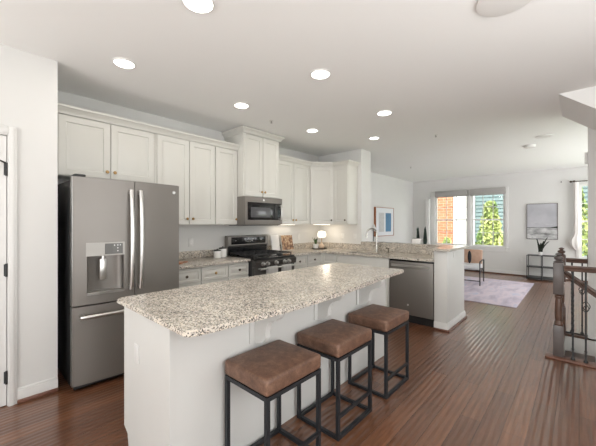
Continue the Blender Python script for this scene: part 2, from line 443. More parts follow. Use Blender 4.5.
# stairwell: opening beside the guard rail, the wall beyond it, the flight going up overhead
struct('wall_stair', MB().box(5.11, YR, -2.6, 5.25, -.08, CE).box(5.11, -.08, -2.6, 5.25, .25, -.021), 'wall')
struct('wall_stairwell', MB().box(4.02, YR, -2.6, 4.12, .25, -.021).box(4.12, .13, -2.6, 5.11, .25, -.021), 'wall')
struct('trim_stair_soffit', MB().prism([(.157, CE-.001), (YR, CE-.001), (YR, 1.415)], 4.20, 5.105, 'x'), 'ceiling')
st = MB()
for k in range(6):
    st.box(4.125, .12-.26*(k+1), -.2*(k+1)-.03, 5.105, .12-.26*k+.02, -.2*(k+1), .006)
    st.box(4.125, .12-.26*(k+1)-.0, -.2*(k+2), 5.105, .12-.26*(k+1)+.018, -.2*(k+1)-.031)
struct('trim_stair_treads', st, 'wood_dark')
struct('trim_landing_edge', MB().box(4.075, -1.45, 0, 4.205, .262, .022, .008), 'shoe')
struct('trim_landing_edge_far', MB().box(5.075, -.078, 0, 5.16, .20, .018, .005), 'wood_dark')

def baseboard(name, x0, y0, x1, y1, nx, ny, h=.115, t=.014, shoe=True):
    """along a wall line; (nx, ny) points into the room"""
    def seg(d0, d1, z0, z1):
        xs = sorted((x0+nx*d0, x1+nx*d1)); ys = sorted((y0+ny*d0, y1+ny*d1))
        if nx: xs = sorted((x0+nx*d0, x0+nx*d1)); ys = sorted((y0, y1))
        else: ys = sorted((y0+ny*d0, y0+ny*d1)); xs = sorted((x0, x1))
        return (xs[0], ys[0], z0, xs[1], ys[1], z1)
    m = MB().box(*seg(0, t, 0, h-.02)).box(*seg(0, t*.6, h-.02, h), bev=.002)
    o = struct(name, m, 'trim')
    if shoe: struct('shoe_moulding', MB().box(*seg(t, t+.02, 0, .03), bev=.006), 'shoe', o)
    return o
baseboard('baseboard_left', .285, 3.21, .537, 3.21, 0, -1)
baseboard('baseboard_far', XF, -.95, XF, 4.0, -1, 0)
baseboard('baseboard_living', 5.22, 4.03, XF, 4.03, 0, -1)
baseboard('baseboard_stair', 5.25, YR, 5.25, -.08, 1, 0)

# door in the left wall
d = MB().box(-.597, 3.214, .008, .2265, 3.254, 2.055)
dr = struct('door_1', d, 'trim')
for z0, z1 in ((.22, .98), (1.1, 1.9)):
    struct('door_panel', MB().panel_door(.56, z1-z0, .012, .05, T((-.48, 3.2135, z0))), 'trim', dr)
for z in (.22, 1.035, 1.80):
    part('hinge', MB().cyl((.226, 3.204, z-.05), (.226, 3.204, z+.05), .007, n=10).box(.212, 3.2085, z-.045, .229, 3.2135, z+.045), 'black', dr)
part('door_stop', MB().tube([(.226, 3.204, 1.845), (.19, 3.185, 1.86), (.16, 3.165, 1.86)], .006, 8).cyl((.16, 3.165, 1.86), (.152, 3.16, 1.86), .011, n=10), 'black', dr)
struct('trim_door_casing', MB().box(.234, 3.192, 0, .285, 3.2095, 2.13, .004).box(.240, 3.186, 0, .270, 3.193, 2.115, .003)
       .box(-.66, 3.192, 2.060, .2335, 3.2095, 2.13, .004).box(-.66, 3.186, 2.074, .2395, 3.193, 2.115, .003).box(-.66, 3.192, 0, -.60, 3.209, 2.045, .004), 'trim')

# far windows
def window(n, y0, y1, z0, z1, cols=3, rows=2):
    fr = MB()
    t = .045
    x0, x1 = XF+.03, XF+.10
    fr.box(x0, y0, z0, x1, y0+t, z1).box(x0, y1-t, z0, x1, y1, z1).box(x0, y0+t, z0, x1, y1-t, z0+t).box(x0, y0+t, z1-t, x1, y1-t, z1)
    o = struct('window_%d' % n, fr, 'trim')
    zm = (z0+z1)/2
    struct('sash_rail', MB().box(x0+.01, y0+t, zm-.02, x1-.01, y1-t, zm+.02), 'trim', o)
    mu = MB()
    for k in range(1, cols):
        y = y0+t+(y1-y0-2*t)*k/cols; mu.box(XF+.055, y-.008, z0+t, XF+.07, y+.008, z1-t)
    for a, b in ((z0+t, zm-.02), (zm+.02, z1-t)):
        for k in range(1, rows): z = a+(b-a)*k/rows; mu.box(XF+.056, y0+t, z-.008, XF+.069, y1-t, z+.008)
    struct('muntins', mu, 'trim', o)
    struct('pane', MB().box(XF+.060, y0+t*.9, z0+t*.9, XF+.064, y1-t*.9, z1-t*.9), 'glass', o)
    return o
window(1, 2.41, 3.33, .73, 2.26)
window(2, 1.49, 2.32, .73, 2.26)
window(3, -1.15, -.005, .55, 2.33)
struct('trim_window_casing', MB().box(XF-.02, 3.33, .64, XF-.001, 3.45, 2.38, .003).box(XF-.02, 1.41, .64, XF-.001, 1.49, 2.38, .003)
       .box(XF-.02, 2.32, .73, XF-.001, 2.41, 2.26, .003).box(XF-.02, 1.49, 2.26, XF-.001, 3.33, 2.38, .003)
       .box(XF-.02, 1.49, .64, XF-.001, 3.33, .72, .003), 'trim')
struct('trim_window_sill', MB().box(XF-.055, 1.38, .72, XF+.03, 3.48, .742, .004).box(XF-.028, 1.40, .61, XF-.001, 3.46, .64, .003), 'trim')
struct('trim_side_window_casing', MB().box(XF-.02, -.005, .45, XF-.001, .055, 2.40, .003).box(XF-.02, -1.15, 2.33, XF-.001, -.006, 2.40, .003).box(XF-.02, -1.15, .47, XF-.001, -.006, .55, .003), 'trim')
struct('trim_wall_pilaster', MB().box(XF-.14, 3.458, 0, XF-.001, 3.58, 2.16, .02), 'trim')

# unseen window frames, added in the openings made to let light in
def added_window(n, horizontal, a, b, c):
    fr = MB()
    for k in range(4):
        p = a+(b-a)*k/3; p0, p1 = max(a, p-.03), min(b, p+.03)
        if horizontal: fr.box(p0, c-.03, .3, p1, c+.03, 2.5)
        else: fr.box(c-.03, p0, .3, c+.03, p1, 2.5)
    for z0, z1 in ((.3, .36), (2.44, 2.5)):
        if horizontal: fr.box(a, c-.03, z0, b, c+.03, z1)
        else: fr.box(c-.03, a, z0, c+.03, b, z1)
    struct('window_%d' % n, fr, 'trim')
added_window(4, True, -.4, 2.6, YR-.06)
added_window(5, True, 5.7, 9.5, YR-.06)
added_window(6, False, -.9, 2.7, -3.15)

# ------------------------------------------------------------------ outside
def house(name, label, mats, x, y0, y1, z1, wins):
    r = thing(name, label, 'house', (x+3, (y0+y1)/2, -3))
    part('wall', MB().box(x, y0, -3, x+6, y1, z1), mats, r)
    return r
h = house('brick_townhouse', 'orange brick townhouse with white corner and window trim seen through left pane', 'brick', 19, 5.3, 13, 8, None)
part('corner_board', MB().box(18.9, 4.70, -3, 19.3, 5.29, 8), 'trim', h)
for z in (-.4, 2.2):
    ww = part('window', MB().box(18.93, 6.9, z, 18.99, 8.1, z+1.6), 'trim', h)
    part('pane', MB().box(18.90, 7.0, z+.1, 18.925, 8.0, z+1.5), 'grey_glass', ww)
h = thing('sided_townhouse', 'teal clapboard townhouse behind the tree seen through right pane', 'house', (22, 0, -3))
sd = MB()
for k in range(56):
    z = -3+k*.2; sd.prism([(18.94, z), (19.0, z+.2), (19.1, z+.2), (19.1, z)], -6, 4.2, 'y')
part('siding', sd, 'siding', h)
part('end_wall', MB().box(19.11, -6, -3, 24, 4.66, 8), 'siding', h)
part('corner_board', MB().box(18.86, 4.21, -3, 19.1, 4.68, 8), 'trim', h)
struct('ground_outside', MB().box(XF+.3, -30, -3.1, 60, 30, -3), 'grass')

def tree(loc, h, rad, n, label, seed, name='garden_tree', mate='foliage', ls=.16):
    rnd = random.Random(seed)
    r = thing(name, label, 'tree', loc)
    part('trunk', MB().tube([(0, 0, 0), (.05, .03, h*.4), (0, .05, h*.9)], [.09, .06, .02], 8), 'wood_dark', r, local=True)
    b = bmesh.new()
    for i in range(n):
        z = h*(.12+.88*rnd.random()**.8); rr = rad*(1.05-z/h*.92)*math.sqrt(rnd.random()); a = rnd.random()*2*PI
        c = Vector((rr*math.cos(a), rr*math.sin(a), z))
        q = Matrix.Rotation(rnd.random()*6, 4, 'Z') @ Matrix.Rotation(rnd.random()*3, 4, 'X')
        s = ls*(.6+.8*rnd.random())
        vs = [b.verts.new(c+(q @ Vector(p)*s)) for p in ((0, -.5, 0), (.32, 0, .08), (0, .6, 0), (-.32, 0, .08))]
        b.faces.new(vs)
    m = MB(); m.bm.free(); m.bm = b
    part('leaves', m, mate, r, local=True)
    return r
tree((13.2, 2.42, -3), 5.15, 1.15, 4200, 'leafy green garden tree in front of teal house beyond right window pane', 3)
tree((13.6, 4.05, -3), 3.75, .8, 1500, 'low green garden tree in front of brick house beyond left window pane', 5)
tree((14.5, .1, -3), 5.6, 1.3, 3000, 'leafy garden tree beyond the narrow window behind the tied curtain', 8)

# ------------------------------------------------------------------ cabinets
KNOB = [(.0, .0), (.007, 0), (.005, .008), (.006, .012), (.016, .017), (.017, .022), (.012, .027), (0, .028)]
def knob(parent, p, d, material='brass'):
    """p on the face, d outward 2D direction"""
    m = MB().lathe(KNOB, n=14)
    q = Vector((d[0], d[1], 0)).to_track_quat('Z', 'Y').to_matrix().to_4x4()
    m.xf(T(Vector(p)) @ q)
    return part('knob', m, material, parent)
CROWN = [(0, 0), (.012, 0), (.016, .018), (.03, .032), (.045, .05), (.055, .056), (.055, .075), (0, .075)]   # (outward, up)
def crown_segments(path, z, prof=CROWN):
    """path of 2D points, outward normal on the right of travel; returns one MB per segment with mitred ends"""
    P = [Vector(p) for p in path]; out = []
    nrm = []
    for a, b in zip(P, P[1:]):
        d = (b-a).normalized(); nrm.append(Vector((d.y, -d.x)))
    def off(i):
        if i == 0: return nrm[0]
        if i == len(P)-1: return nrm[-1]
        n = nrm[i-1]+nrm[i]; return n/(n.dot(nrm[i]))
    for i in range(len(P)-1):
        m = MB(); rows = []
        for k in (i, i+1):
            o = off(k); rows.append([m.bm.verts.new((P[k].x+o.x*q[0], P[k].y+o.y*q[0], z+q[1])) for q in prof])
        n = len(prof)
        for j in range(n): m.bm.faces.new((rows[0][j], rows[0][(j+1) % n], rows[1][(j+1) % n], rows[1][j]))
        m.bm.faces.new(rows[0]); m.bm.faces.new(rows[1][::-1])
        out.append(m)
    return out
DT = .02
def upper(x0, x1, z0, z1, yf, doors, label, knobs, crown=None, crown_z=None, name='wall_cabinet'):
    """doors: list of (x0,x1); yf = door front plane"""
    r = thing(name, label, 'cabinet', ((x0+x1)/2, (yf+YB)/2, z0), 'white wall cabinets')
    part('body', MB().box(x0+.0008, yf+DT+.001, z0, x1-.0008, YB-.001, z1, .001), 'cab', r)
    for i, (a, b) in enumerate(doors):
        dz = .012
        dd = part('door', MB().panel_door(b-a-.004, z1-z0-dz-.008, DT, .058, T((a+.002, yf+DT, z0+.008))), 'cab', r)
        if knobs[i] is not None: knob(dd, (knobs[i], yf, z0+.075), (0, -1), 'brass')
    for m in (crown or []): part('crown', m, 'cab', r)
    return r
CZ = 2.425
cs = crown_segments([(.54, 3.575), (1.485, 3.575), (2.275, 3.575), (2.64, 3.575)], CZ-.005)
upper(.592, 1.485, 1.84, CZ, 3.57, [(.60, 1.034), (1.038, 1.475)], 'wide short white two-door wall cabinet mounted above the refrigerator', [1.0, 1.07], [cs[0]])
upper(1.485, 2.275, 1.372, CZ, 3.57, [(1.51, 1.905), (1.908, 2.268)], 'tall white two-door wall cabinet just right of the refrigerator', [1.87, 1.945], [cs[1]])
upper(2.275, 2.636, 1.372, CZ, 3.57, [(2.28, 2.63)], 'narrow single-door white wall cabinet just left of the microwave', [2.60], [cs[2]])
cs = crown_segments([(2.638, 3.89), (2.638, 3.435), (3.335, 3.435), (3.335, 3.89)][0:4], 2.655)
upper(2.638, 3.335, 1.772, 2.66, 3.43, [(2.66, 2.985), (2.988, 3.315)], 'deep raised white two-door wall cabinet above the microwave', [2.955, 3.018], cs)
path = [(3.34, 3.575), (4.235, 3.575), (4.555, 3.30), (4.555, 2.985), (4.87, 2.985)]
cs = crown_segments(path, CZ-.005)
upper(3.338, 4.23, 1.372, CZ, 3.57, [(3.36, 3.80), (3.803, 4.222)], 'white two-door wall cabinet right of the microwave', [3.765, 3.838], [cs[0]])
# diagonal corner cabinet
r = thing('corner_wall_cabinet', 'diagonal single-door white wall cabinet in the back corner', 'cabinet', (4.6, 3.6, 1.372), 'white wall cabinets')
A, B = Vector((4.235, 3.59)), Vector((4.572, 3.30))
part('body', MB().prism([(4.235, 3.595), (4.575, 3.305), (4.879, 3.305), (4.879, 3.899), (4.235, 3.899)], 1.372, CZ, 'z'), 'cab', r)
ang = math.atan2(B.y-A.y, B.x-A.x); L = (B-A).length
nd = Vector((math.sin(ang), -math.cos(ang)))
mt = T((A.x+.012*math.cos(ang)-nd.x*.001, A.y+.012*math.sin(ang)-nd.y*.001, 1.38)) @ RZ(ang)
dd = part('door', MB().panel_door(L-.024, CZ-1.372-.02, DT, .058, mt), 'cab', r)
kp = A+(B-A)*.88+nd*.019
knob(dd, (kp.x, kp.y, 1.447), (nd.x, nd.y), 'bronze')
part('crown', cs[1], 'cab', r)
# end cabinet on the sink wall
r = thing('wall_cabinet', 'single-door white wall cabinet on the sink wall at the end of the run', 'cabinet', (4.7, 3.14, 1.372), 'white wall cabinets')
part('body', MB().box(4.571, 2.985, 1.372, 4.879, 3.302, CZ, .001), 'cab', r)
dd = part('door', MB().panel_door(.30, CZ-1.372-.02, DT, .058, T((4.571, 3.297, 1.38)) @ RZ(-PI/2)), 'cab', r)
knob(dd, (4.551, 3.035, 1.447), (-1, 0), 'bronze')
for m in cs[2:]: part('crown', m, 'cab', r)
# under cabinet light strips
for (x, y, a, n) in ((4.60, 3.60, -.7, .30), (3.8, 3.80, 0, .5)):
    m = MB().box(-n/2, -.02, -.008, n/2, .02, 0).xf(T((x, y, 1.371)) @ RZ(a))
    o = single('under_cabinet_light', m, 'led', 'slim light strip under the %s wall cabinet' % ('corner' if a else 'two-door right-hand'), 'light', 'under cabinet lights')
    area('strip_glow', (x, y, 1.345), (0, .05, -1), n, .03, .45, (1, .85, .66))

# base cabinets
def base_front(r, mb_t, w, z0, z1, kx, material='cab', km='bronze', name='drawer', kz=None):
    """front panel laid in local frame mb_t (x along the face, -y out)"""
    h = z1-z0
    dd = part(name, MB().panel_door(w, h, DT, .05 if h > .3 else .03, mb_t @ T((0, 0, z0))), material, r)
    if kx is not None:
        p = mb_t @ Vector((kx, -DT, (z0+z1)/2 if kz is None else kz)); q = mb_t.to_quaternion() @ Vector((0, -1, 0))
        knob(dd, p, (q.x, q.y), km)
    return dd
FY = 3.29
for x0, x1, lab, km in ((1.53, 1.903, 'white base cabinet with drawer beside the refrigerator', 'bronze'), (1.907, 2.283, 'white base cabinet with brass-knobbed drawer between its two neighbours left of range', 'brass'), (2.287, 2.612, 'white base cabinet with drawer just left of the range', 'bronze'),
                    (3.425, 3.83, 'white base cabinet with drawer just right of the range', 'bronze'), (3.834, 4.17, 'white base cabinet with drawer in the inner corner right of range', 'bronze')):
    r = thing('base_cabinet', lab, 'cabinet', ((x0+x1)/2, 3.6, 0), 'white base cabinets')
    part('body', MB().box(x0, FY+DT+.001, .1, x1, YB-.001, .88, .001).box(x0, FY+.09, 0, x1, YB-.001, .1), 'cab', r)
    mt = T((x0+.003, FY+DT, 0)); w = x1-x0-.006
    base_front(r, mt, w, .705, .862, w/2, km=km)
    base_front(r, mt, w, .115, .695, w-.04, name='door', kz=.62)
# sink run
r = thing('base_cabinet', 'narrow white filler base cabinet at the inner corner of the sink run', 'cabinet', (4.5, 3.1, 0), 'white base cabinets')
part('body', MB().box(4.221, 2.972, .1, XS-.001, 3.305, .88, .001).box(4.29, 2.972, 0, XS-.001, 3.305, .1), 'cab', r)
base_front(r, T((4.22, 3.265, 0)) @ RZ(-PI/2), .285, .705, .862, None)
base_front(r, T((4.22, 3.265, 0)) @ RZ(-PI/2), .285, .115, .695, None, name='door')
part('corner_filler', MB().box(4.172, 3.29, .1, 4.2205, 3.305, .88).box(4.2, 3.267, .1, 4.2205, 3.2905, .88), 'cab', r)
r = thing('sink_cabinet', 'wide white sink base cabinet with plain false front', 'cabinet', (4.5, 2.5, 0), 'white base cabinets')
part('body', MB().box(4.221, 2.045, .1, XS-.001, 2.968, .68, .001).box(4.29, 2.045, 0, XS-.001, 2.968, .1).box(4.221, 2.045, .68, 4.235, 2.968, .88).box(4.221, 2.045, .68, XS-.001, 2.06, .88).box(4.221, 2.955, .68, XS-.001, 2.968, .88), 'cab', r)
part('false_front', MB().box(4.20, 2.05, .705, 4.22, 2.964, .868, .003), 'cab', r)
for y in (2.964, 2.505):
    base_front(r, T((4.22, y, 0)) @ RZ(-PI/2), .455, .115, .695, .41 if y > 2.6 else .045, name='door', kz=.62)

# dishwasher
r = thing('dishwasher', 'slate steel dishwasher with bar handle at the end of the peninsula', 'dishwasher', (4.5, 1.73, 0))
y0, y1 = 1.418, 2.038
part('body', MB().box(4.235, y0, .10, XS-.02, y1, .872), 'black', r)
part('door', MB().box(4.195, y0+.003, .115, 4.234, y1-.003, .852, .006), 'steel', r)
part('control_strip', MB().box(4.20, y0+.003, .853, 4.234, y1-.003, .874, .003), 'black_gloss', r)
h = part('handle', MB().bar((4.155, y0+.05, .80), (4.155, y1-.05, .80), .022, .034, .006), 'steel_bright', r)
for yy in (y0+.07, y1-.09): part('handle_post', MB().box(4.158, yy, .79, 4.195, yy+.02, .81), 'steel_bright', h)
part('emblem', MB().cyl((4.195, 1.76, .255), (4.191, 1.76, .255), .013, n=20).torus((4.191, 1.76, .255), .011, .0015, 'x', 20, 6), 'steel_bright', r, label='small round silver emblem')
part('toe_kick', MB().box(4.25, y0, .0, 4.32, y1, .10), 'black', r)

# peninsula raised wall and end panel
r = thing('peninsula_wall', 'white half-height peninsula wall with end panel and baseboard', 'half wall', (4.7, 1.33, 0))
part('knee_wall', MB().box(XS+.001, 1.42, 0, 5.0, 2.905, 1.029), 'panel', r)
part('end_panel', MB().box(4.205, 1.25, 0, 5.0, 1.412, 1.029, .002), 'panel', r)
part('baseboard', MB().box(4.19, 1.235, 0, 5.014, 1.2495, .09, .003).box(4.19, 1.2497, 0, 4.204, 1.412, .09, .003).box(4.194, 1.239, .09, 5.01, 1.2495, .105, .003).box(4.194, 1.2497, .09, 4.204, 1.412, .105, .003), 'trim', r)
part('shoe_moulding', MB().box(4.170, 1.215, 0, 5.034, 1.2345, .026, .005).box(4.170, 1.2345, 0, 4.1895, 1.412, .026, .005), 'shoe', r)
part('outlet_plate', MB().box(4.46, 1.2435, .93, 4.53, 1.2499, 1.0, .002), 'trim', r)

# countertops
GZ0, GZ1 = .883, .914
r = thing('countertop', 'grey speckled granite countertop between refrigerator and range', 'countertop', (2.06, 3.57, GZ0))
part('slab', MB().box(1.512, 3.25, GZ0, 2.615, YB-.001, GZ1, .003), 'granite', r)
part('backsplash', MB().box(1.512, YB-.022, GZ1+.0005, 2.615, YB-.001, 1.015, .002), 'granite', r)
r = thing('countertop', 'l-shaped grey speckled granite countertop with sink running along the peninsula', 'countertop', (4.5, 3.2, GZ0))
sl = MB()
SX0, SX1, SY0, SY1 = 4.27, 4.60, 2.13, 2.83
sl.prism([(3.42, 3.25), (4.165, 3.25), (4.165, SY1), (XS-.001, SY1), (XS-.001, YB-.001), (3.42, YB-.001)], GZ0, GZ1, 'z')
sl.box(4.165, SY0, GZ0, SX0, SY1, GZ1).box(SX1, SY0, GZ0, XS-.001, SY1, GZ1).box(4.165, 1.414, GZ0, XS-.001, SY0, GZ1)
part('slab', sl, 'granite', r)
bs = MB().box(3.42, YB-.022, GZ1+.0005, XS-.023, YB-.001, 1.015).box(XS-.022, 2.905, GZ1+.0005, XS-.001, YB-.001, 1.015).box(XS-.022, 1.414, GZ1+.0005, XS, 2.904, 1.029)
part('backsplash', bs, 'granite', r)
part('side_splash', MB().box(4.18, 1.4125, GZ1+.0005, XS-.024, 1.432, 1.029), 'granite', r)
r = thing('bar_ledge', 'raised speckled granite bar ledge on top of the peninsula wall', 'countertop', (4.95, 2.0, 1.03))
part('slab', MB().prism([(4.85, 2.905), (4.85, 1.45), (4.155, 1.45), (4.155, 1.205), (5.07, 1.205), (5.07, 2.905)], 1.0302, 1.060, 'z', .003), 'granite', r)

# sink, faucet
r = thing('kitchen_sink', 'stainless undermount sink basin set into the peninsula counter', 'sink', (4.43, 2.48, .70))
def shell(x0, y0, z0, x1, y1, z1, t):
    return MB().box(x0, y0, z0, x1, y1, z0+t).box(x0, y0, z0+t, x0+t, y1, z1).box(x1-t, y0, z0+t, x1, y1, z1).box(x0+t, y0, z0+t, x1-t, y0+t, z1).box(x0+t, y1-t, z0+t, x1-t, y1, z1)
part('basin', shell(SX0-.006, SY0-.006, .70, SX1+.006, SY1+.006, .8825, .005), 'steel_mid', r)
part('drain', MB().cyl((4.43, 2.48, .705), (4.43, 2.48, .709), .04), 'steel_bright', r)
r = thing('faucet', 'brushed nickel gooseneck pull-down faucet behind the sink', 'faucet', (4.68, 2.50, GZ1))
part('base', MB().lathe([(.026, 0), (.026, .008), (.019, .02), (.017, .10), (.014, .13)], (4.68, 2.50, GZ1+.001)), 'nickel', r)
pts = [(4.68, 2.50, 1.04), (4.68, 2.50, 1.22)]
R_ = .085
for i in range(1, 13):
    a = PI*i/12*.93; dx = R_-R_*math.cos(a); pts.append((4.68-dx*.80, 2.50+dx*.60, 1.22+R_*math.sin(a)))
e = Vector(pts[-1]); 
part('spout', MB().tube(pts, .0135, 14), 'nickel', r)
part('spray_head', MB().tube([e+Vector((0, 0, .005)), e+Vector((-.006, .004, -.05)), e+Vector((-.008, .005, -.085))], [.013, .016, .019], 14), 'nickel', r)
part('lever', MB().tube([(4.68, 2.485, .99), (4.68, 2.45, 1.0), (4.675, 2.40, 1.02)], [.012, .008, .006], 10), 'nickel', r)
r = thing('soap_dispenser', 'slim dark nickel soap dispenser pump beside the faucet', 'soap dispenser', (4.70, 2.30, GZ1))
part('bottle', MB().lathe([(.018, 0), (.018, .006), (.010, .012), (.009, .06)], (4.70, 2.30, GZ1+.001), 14), 'bronze', r)
part('pump', MB().cyl((4.70, 2.30, .974), (4.70, 2.30, .99), .012, n=12).tube([(4.70, 2.30, .985), (4.65, 2.31, .985), (4.64, 2.312, .975)], .005, 8), 'bronze', r)

# ------------------------------------------------------------------ refrigerator
r = thing('refrigerator', 'slate steel french door refrigerator with ice dispenser and bottom freezer drawer', 'refrigerator', (1.05, 3.4, 0))
part('body', MB().box(.606, 3.10, .03, 1.50, 3.86, 1.755, .004), 'black', r, label='dark grey cabinet sides')
for xx in (.63, 1.40): part('foot', MB().box(xx, 3.12, .0, xx+.07, 3.8, .03), 'black', r)
def curved_door(x0, x1, z0, z1, cx0, cx1, bulge=.035, hole=None):
    """front bows towards -Y along an arc that spans cx0..cx1"""
    m = MB(); n = 14; front = []
    for i in range(n+1):
        x = x0+(x1-x0)*i/n; s = (x-cx0)/(cx1-cx0); front.append((x, 3.035-bulge*4*s*(1-s)))
    poly = [(x1, 3.095), (x0, 3.095)]+front
    m.prism(poly, z0, z1, 'z', .004); return m
XG = 1.066
# left door is cut around the dispenser recess
DX0, DX1, DZ0, DZ1 = .70, .975, .80, 1.115
def arc_y(x, bulge=.035): s = (x-.60)/.906; return 3.035-bulge*4*s*(1-s)
def door_piece(x0, x1, z0, z1, m):
    n = 6; poly = [(x1, 3.095), (x0, 3.095)]+[(x0+(x1-x0)*i/n, arc_y(x0+(x1-x0)*i/n)) for i in range(n+1)]
    m.prism(poly, z0, z1, 'z')
m = MB()
door_piece(.602, DX0, .712, 1.775, m); door_piece(DX1, XG-.003, .712, 1.775, m)
door_piece(DX0, DX1, .712, DZ0, m); door_piece(DX0, DX1, DZ1, 1.775, m)
ld = part('door', m, 'steel', r)
rd = part('door', curved_door(XG+.003, 1.504, .712, 1.775, .60, 1.506), 'steel', r)
dw = part('freezer_drawer', curved_door(.602, 1.504, .055, .70, .60, 1.506), 'steel', r)
part('door_edge', MB().box(.6005, 3.03, .712, .6018, 3.094, 1.775).box(.6005, 3.03, .055, .6018, 3.094, .70), 'steel_bright', r, label='bright edge of the doors')
rc = []
for i in range(13):
    a = PI*i/12; rc.append((.8375-.134*math.cos(a), 3.036+.056*math.sin(a)))
part('recess', MB().prism([(DX0+.0005, 3.0945), *[(p[0], p[1]) for p in rc], (DX1-.0005, 3.0945)], DZ0+.001, DZ1-.001, 'z'), 'steel', ld)
part('dispenser_panel', MB().prism([(DX0-.006, 3.03), (DX0-.006, arc_y(DX0)-.004), ((DX0+DX1)/2, arc_y((DX0+DX1)/2)-.004), (DX1+.006, arc_y(DX1)-.004), (DX1+.006, 3.03)], 1.113, 1.228, 'z', .002), 'dispenser', ld, label='lighter control panel over the dispenser')
part('touch_panel', MB().prism([(.828, 3.0), (.828, arc_y(.828)-.0055), (.965, arc_y(.965)-.0055), (.965, 3.0)], 1.125, 1.216, 'z'), 'dispenser_dark', ld)
for k, (bx, bz) in enumerate(((.925, 1.20), (.925, 1.175), (.925, 1.15), (.90, 1.2), (.945, 1.2))):
    part('button', MB().cyl((bx, arc_y(bx)-.0065, bz), (bx, arc_y(bx)-.005, bz), .0045, n=10), 'steel_bright', ld)
part('paddle', MB().box(.795, 3.025, .905, .845, 3.04, 1.085, .005).cyl((.82, 3.03, 1.07), (.82, 3.03, 1.114), .011, n=12), 'steel_bright', ld, label='bright dispenser paddle')
part('drip_tray', MB().prism([(DX0, 3.08), (DX0, arc_y(DX0)-.012), ((DX0+DX1)/2, arc_y(.84)-.012), (DX1, arc_y(DX1)-.012), (DX1, 3.08)], DZ0-.012, DZ0+.010, 'z', .003), 'steel_mid', ld)
for dd_, x in ((ld, 1.026), (rd, 1.106)):
    pts = []
    for i in range(17):
        s = i/16; pts.append((x, 2.966-.030*math.sin(PI*s)**.7, .80+.89*s))
    m = MB().tube(pts, .018, 14).box(x-.012, 2.96, .805, x+.012, arc_y(x)+.004, .835, .003).box(x-.012, 2.96, 1.655, x+.012, arc_y(x)+.004, 1.685, .003)
    part('handle', m, 'steel_bright', dd_)
pts = [(.64+.82*i/16, 2.955-.022*math.sin(PI*i/16)**.7, .625) for i in range(17)]
part('handle', MB().tube(pts, .0155, 14).box(.645, 2.95, .613, .68, 3.02, .637, .003).box(1.42, 2.95, .613, 1.455, 3.02, .637, .003), 'steel_bright', dw)
part('emblem', MB().cyl((1.445, arc_y(1.445)+.001, 1.70), (1.443, arc_y(1.445)-.004, 1.70), .013, n=24).torus((1.444, arc_y(1.445)-.004, 1.70), .0155, .002, 'y', 24, 6), 'steel_mid', rd, label='small round silver emblem')
part('toe_grille', MB().box(.62, 3.07, .012, 1.49, 3.099, .052, .003), 'black', r)
for xx in (.62,): part('hinge_cover', MB().box(xx, 3.05, 1.7765, xx+.08, 3.16, 1.80, .006), 'black', r)

# ------------------------------------------------------------------ range
X0, X1 = 2.622, 3.41
r = thing('gas_range', 'black and steel gas range with five knobs and raised back panel', 'stove', (3.01, 3.5, 0))
part('body', MB().box(X0, 3.245, .03, X1, 3.87, .895, .003), 'black', r)
part('cooktop', MB().box(X0, 3.19, .8955, X1, 3.80, .917, .005), 'black_gloss', r)
m = MB().prism([(3.16, .80), (3.244, .80), (3.244, .894), (3.19, .894), (3.15, .875)], X0, X1, 'x', .002)
cp = part('control_panel', m, 'steel_dark', r)
for x in (2.74, 2.82, 2.985, 3.15, 3.237):
    kn = part('knob', MB().cyl((x, 3.155, .842), (x, 3.142, .842), .029, .027, 20).cyl((x, 3.142, .842), (x, 3.112, .842), .022, .020, 20), 'steel_bright', cp)
    part('grip', MB().box(x-.004, 3.105, .823, x+.004, 3.1118, .861, .002), 'steel_bright', kn)
od = part('oven_door', MB().box(X0+.004, 3.19, .22, X1-.004, 3.244, .795, .006), 'steel_dark', r)
part('oven_window', MB().box(X0+.10, 3.186, .32, X1-.10, 3.1895, .66), 'black_gloss', od)
part('handle', MB().tube([(X0+.06, 3.13, .775), (X1-.06, 3.13, .775)], .014, 14).box(X0+.07, 3.13, .765, X0+.10, 3.189, .785).box(X1-.10, 3.13, .765, X1-.07, 3.189, .785), 'steel_bright', od)
dwr = part('drawer', MB().box(X0+.004, 3.195, .05, X1-.004, 3.244, .21, .006), 'steel', r)
m = MB().prism([(3.815, .9175), (3.87, .9175), (3.87, 1.205), (3.83, 1.205), (3.79, 1.19), (3.79, 1.06), (3.815, 1.04)], X0, X1, 'x', .004)
bgp = part('back_panel', m, 'steel', r)
part('display', MB().box(X0+.06, 3.785, 1.075, X1-.06, 3.7895, 1.182, .001), 'black_gloss', bgp)
m = MB()
for (bx, bz) in ((2.76, 1.13), (2.93, 1.15), (2.95, 1.12), (2.99, 1.11), (3.03, 1.11), (3.07, 1.12), (3.09, 1.15), (3.0, 1.16), (3.25, 1.13)):
    m.cyl((bx, 3.7847, bz), (bx, 3.783, bz), .007, n=10)
part('buttons', m, 'steel_mid', bgp)
part('lower_back', MB().box(X0+.02, 3.805, .9175, X1-.02, 3.8145, 1.04), 'black_gloss', bgp)
for gi in range(3):
    a = X0+.03+gi*.245; b = a+.238
    m = MB(); z = .955
    for p0, p1 in (((a, 3.23, z), (b, 3.23, z)), ((a, 3.77, z), (b, 3.77, z)), ((a, 3.5, z), (b, 3.5, z)), ((a, 3.23, z), (a, 3.77, z)), ((b, 3.23, z), (b, 3.77, z)), (((a+b)/2, 3.23, z), ((a+b)/2, 3.77, z))):
        m.bar(p0, p1, .012, .014)
    for px in (a, b):
        for py in (3.24, 3.76): m.box(px-.006, py-.006, .9172, px+.006, py+.006, z)
    for py in (3.30, 3.37, 3.63, 3.70): m.bar((a, py, z), (b, py, z), .009, .012)
    part('grate', m, 'iron', r)
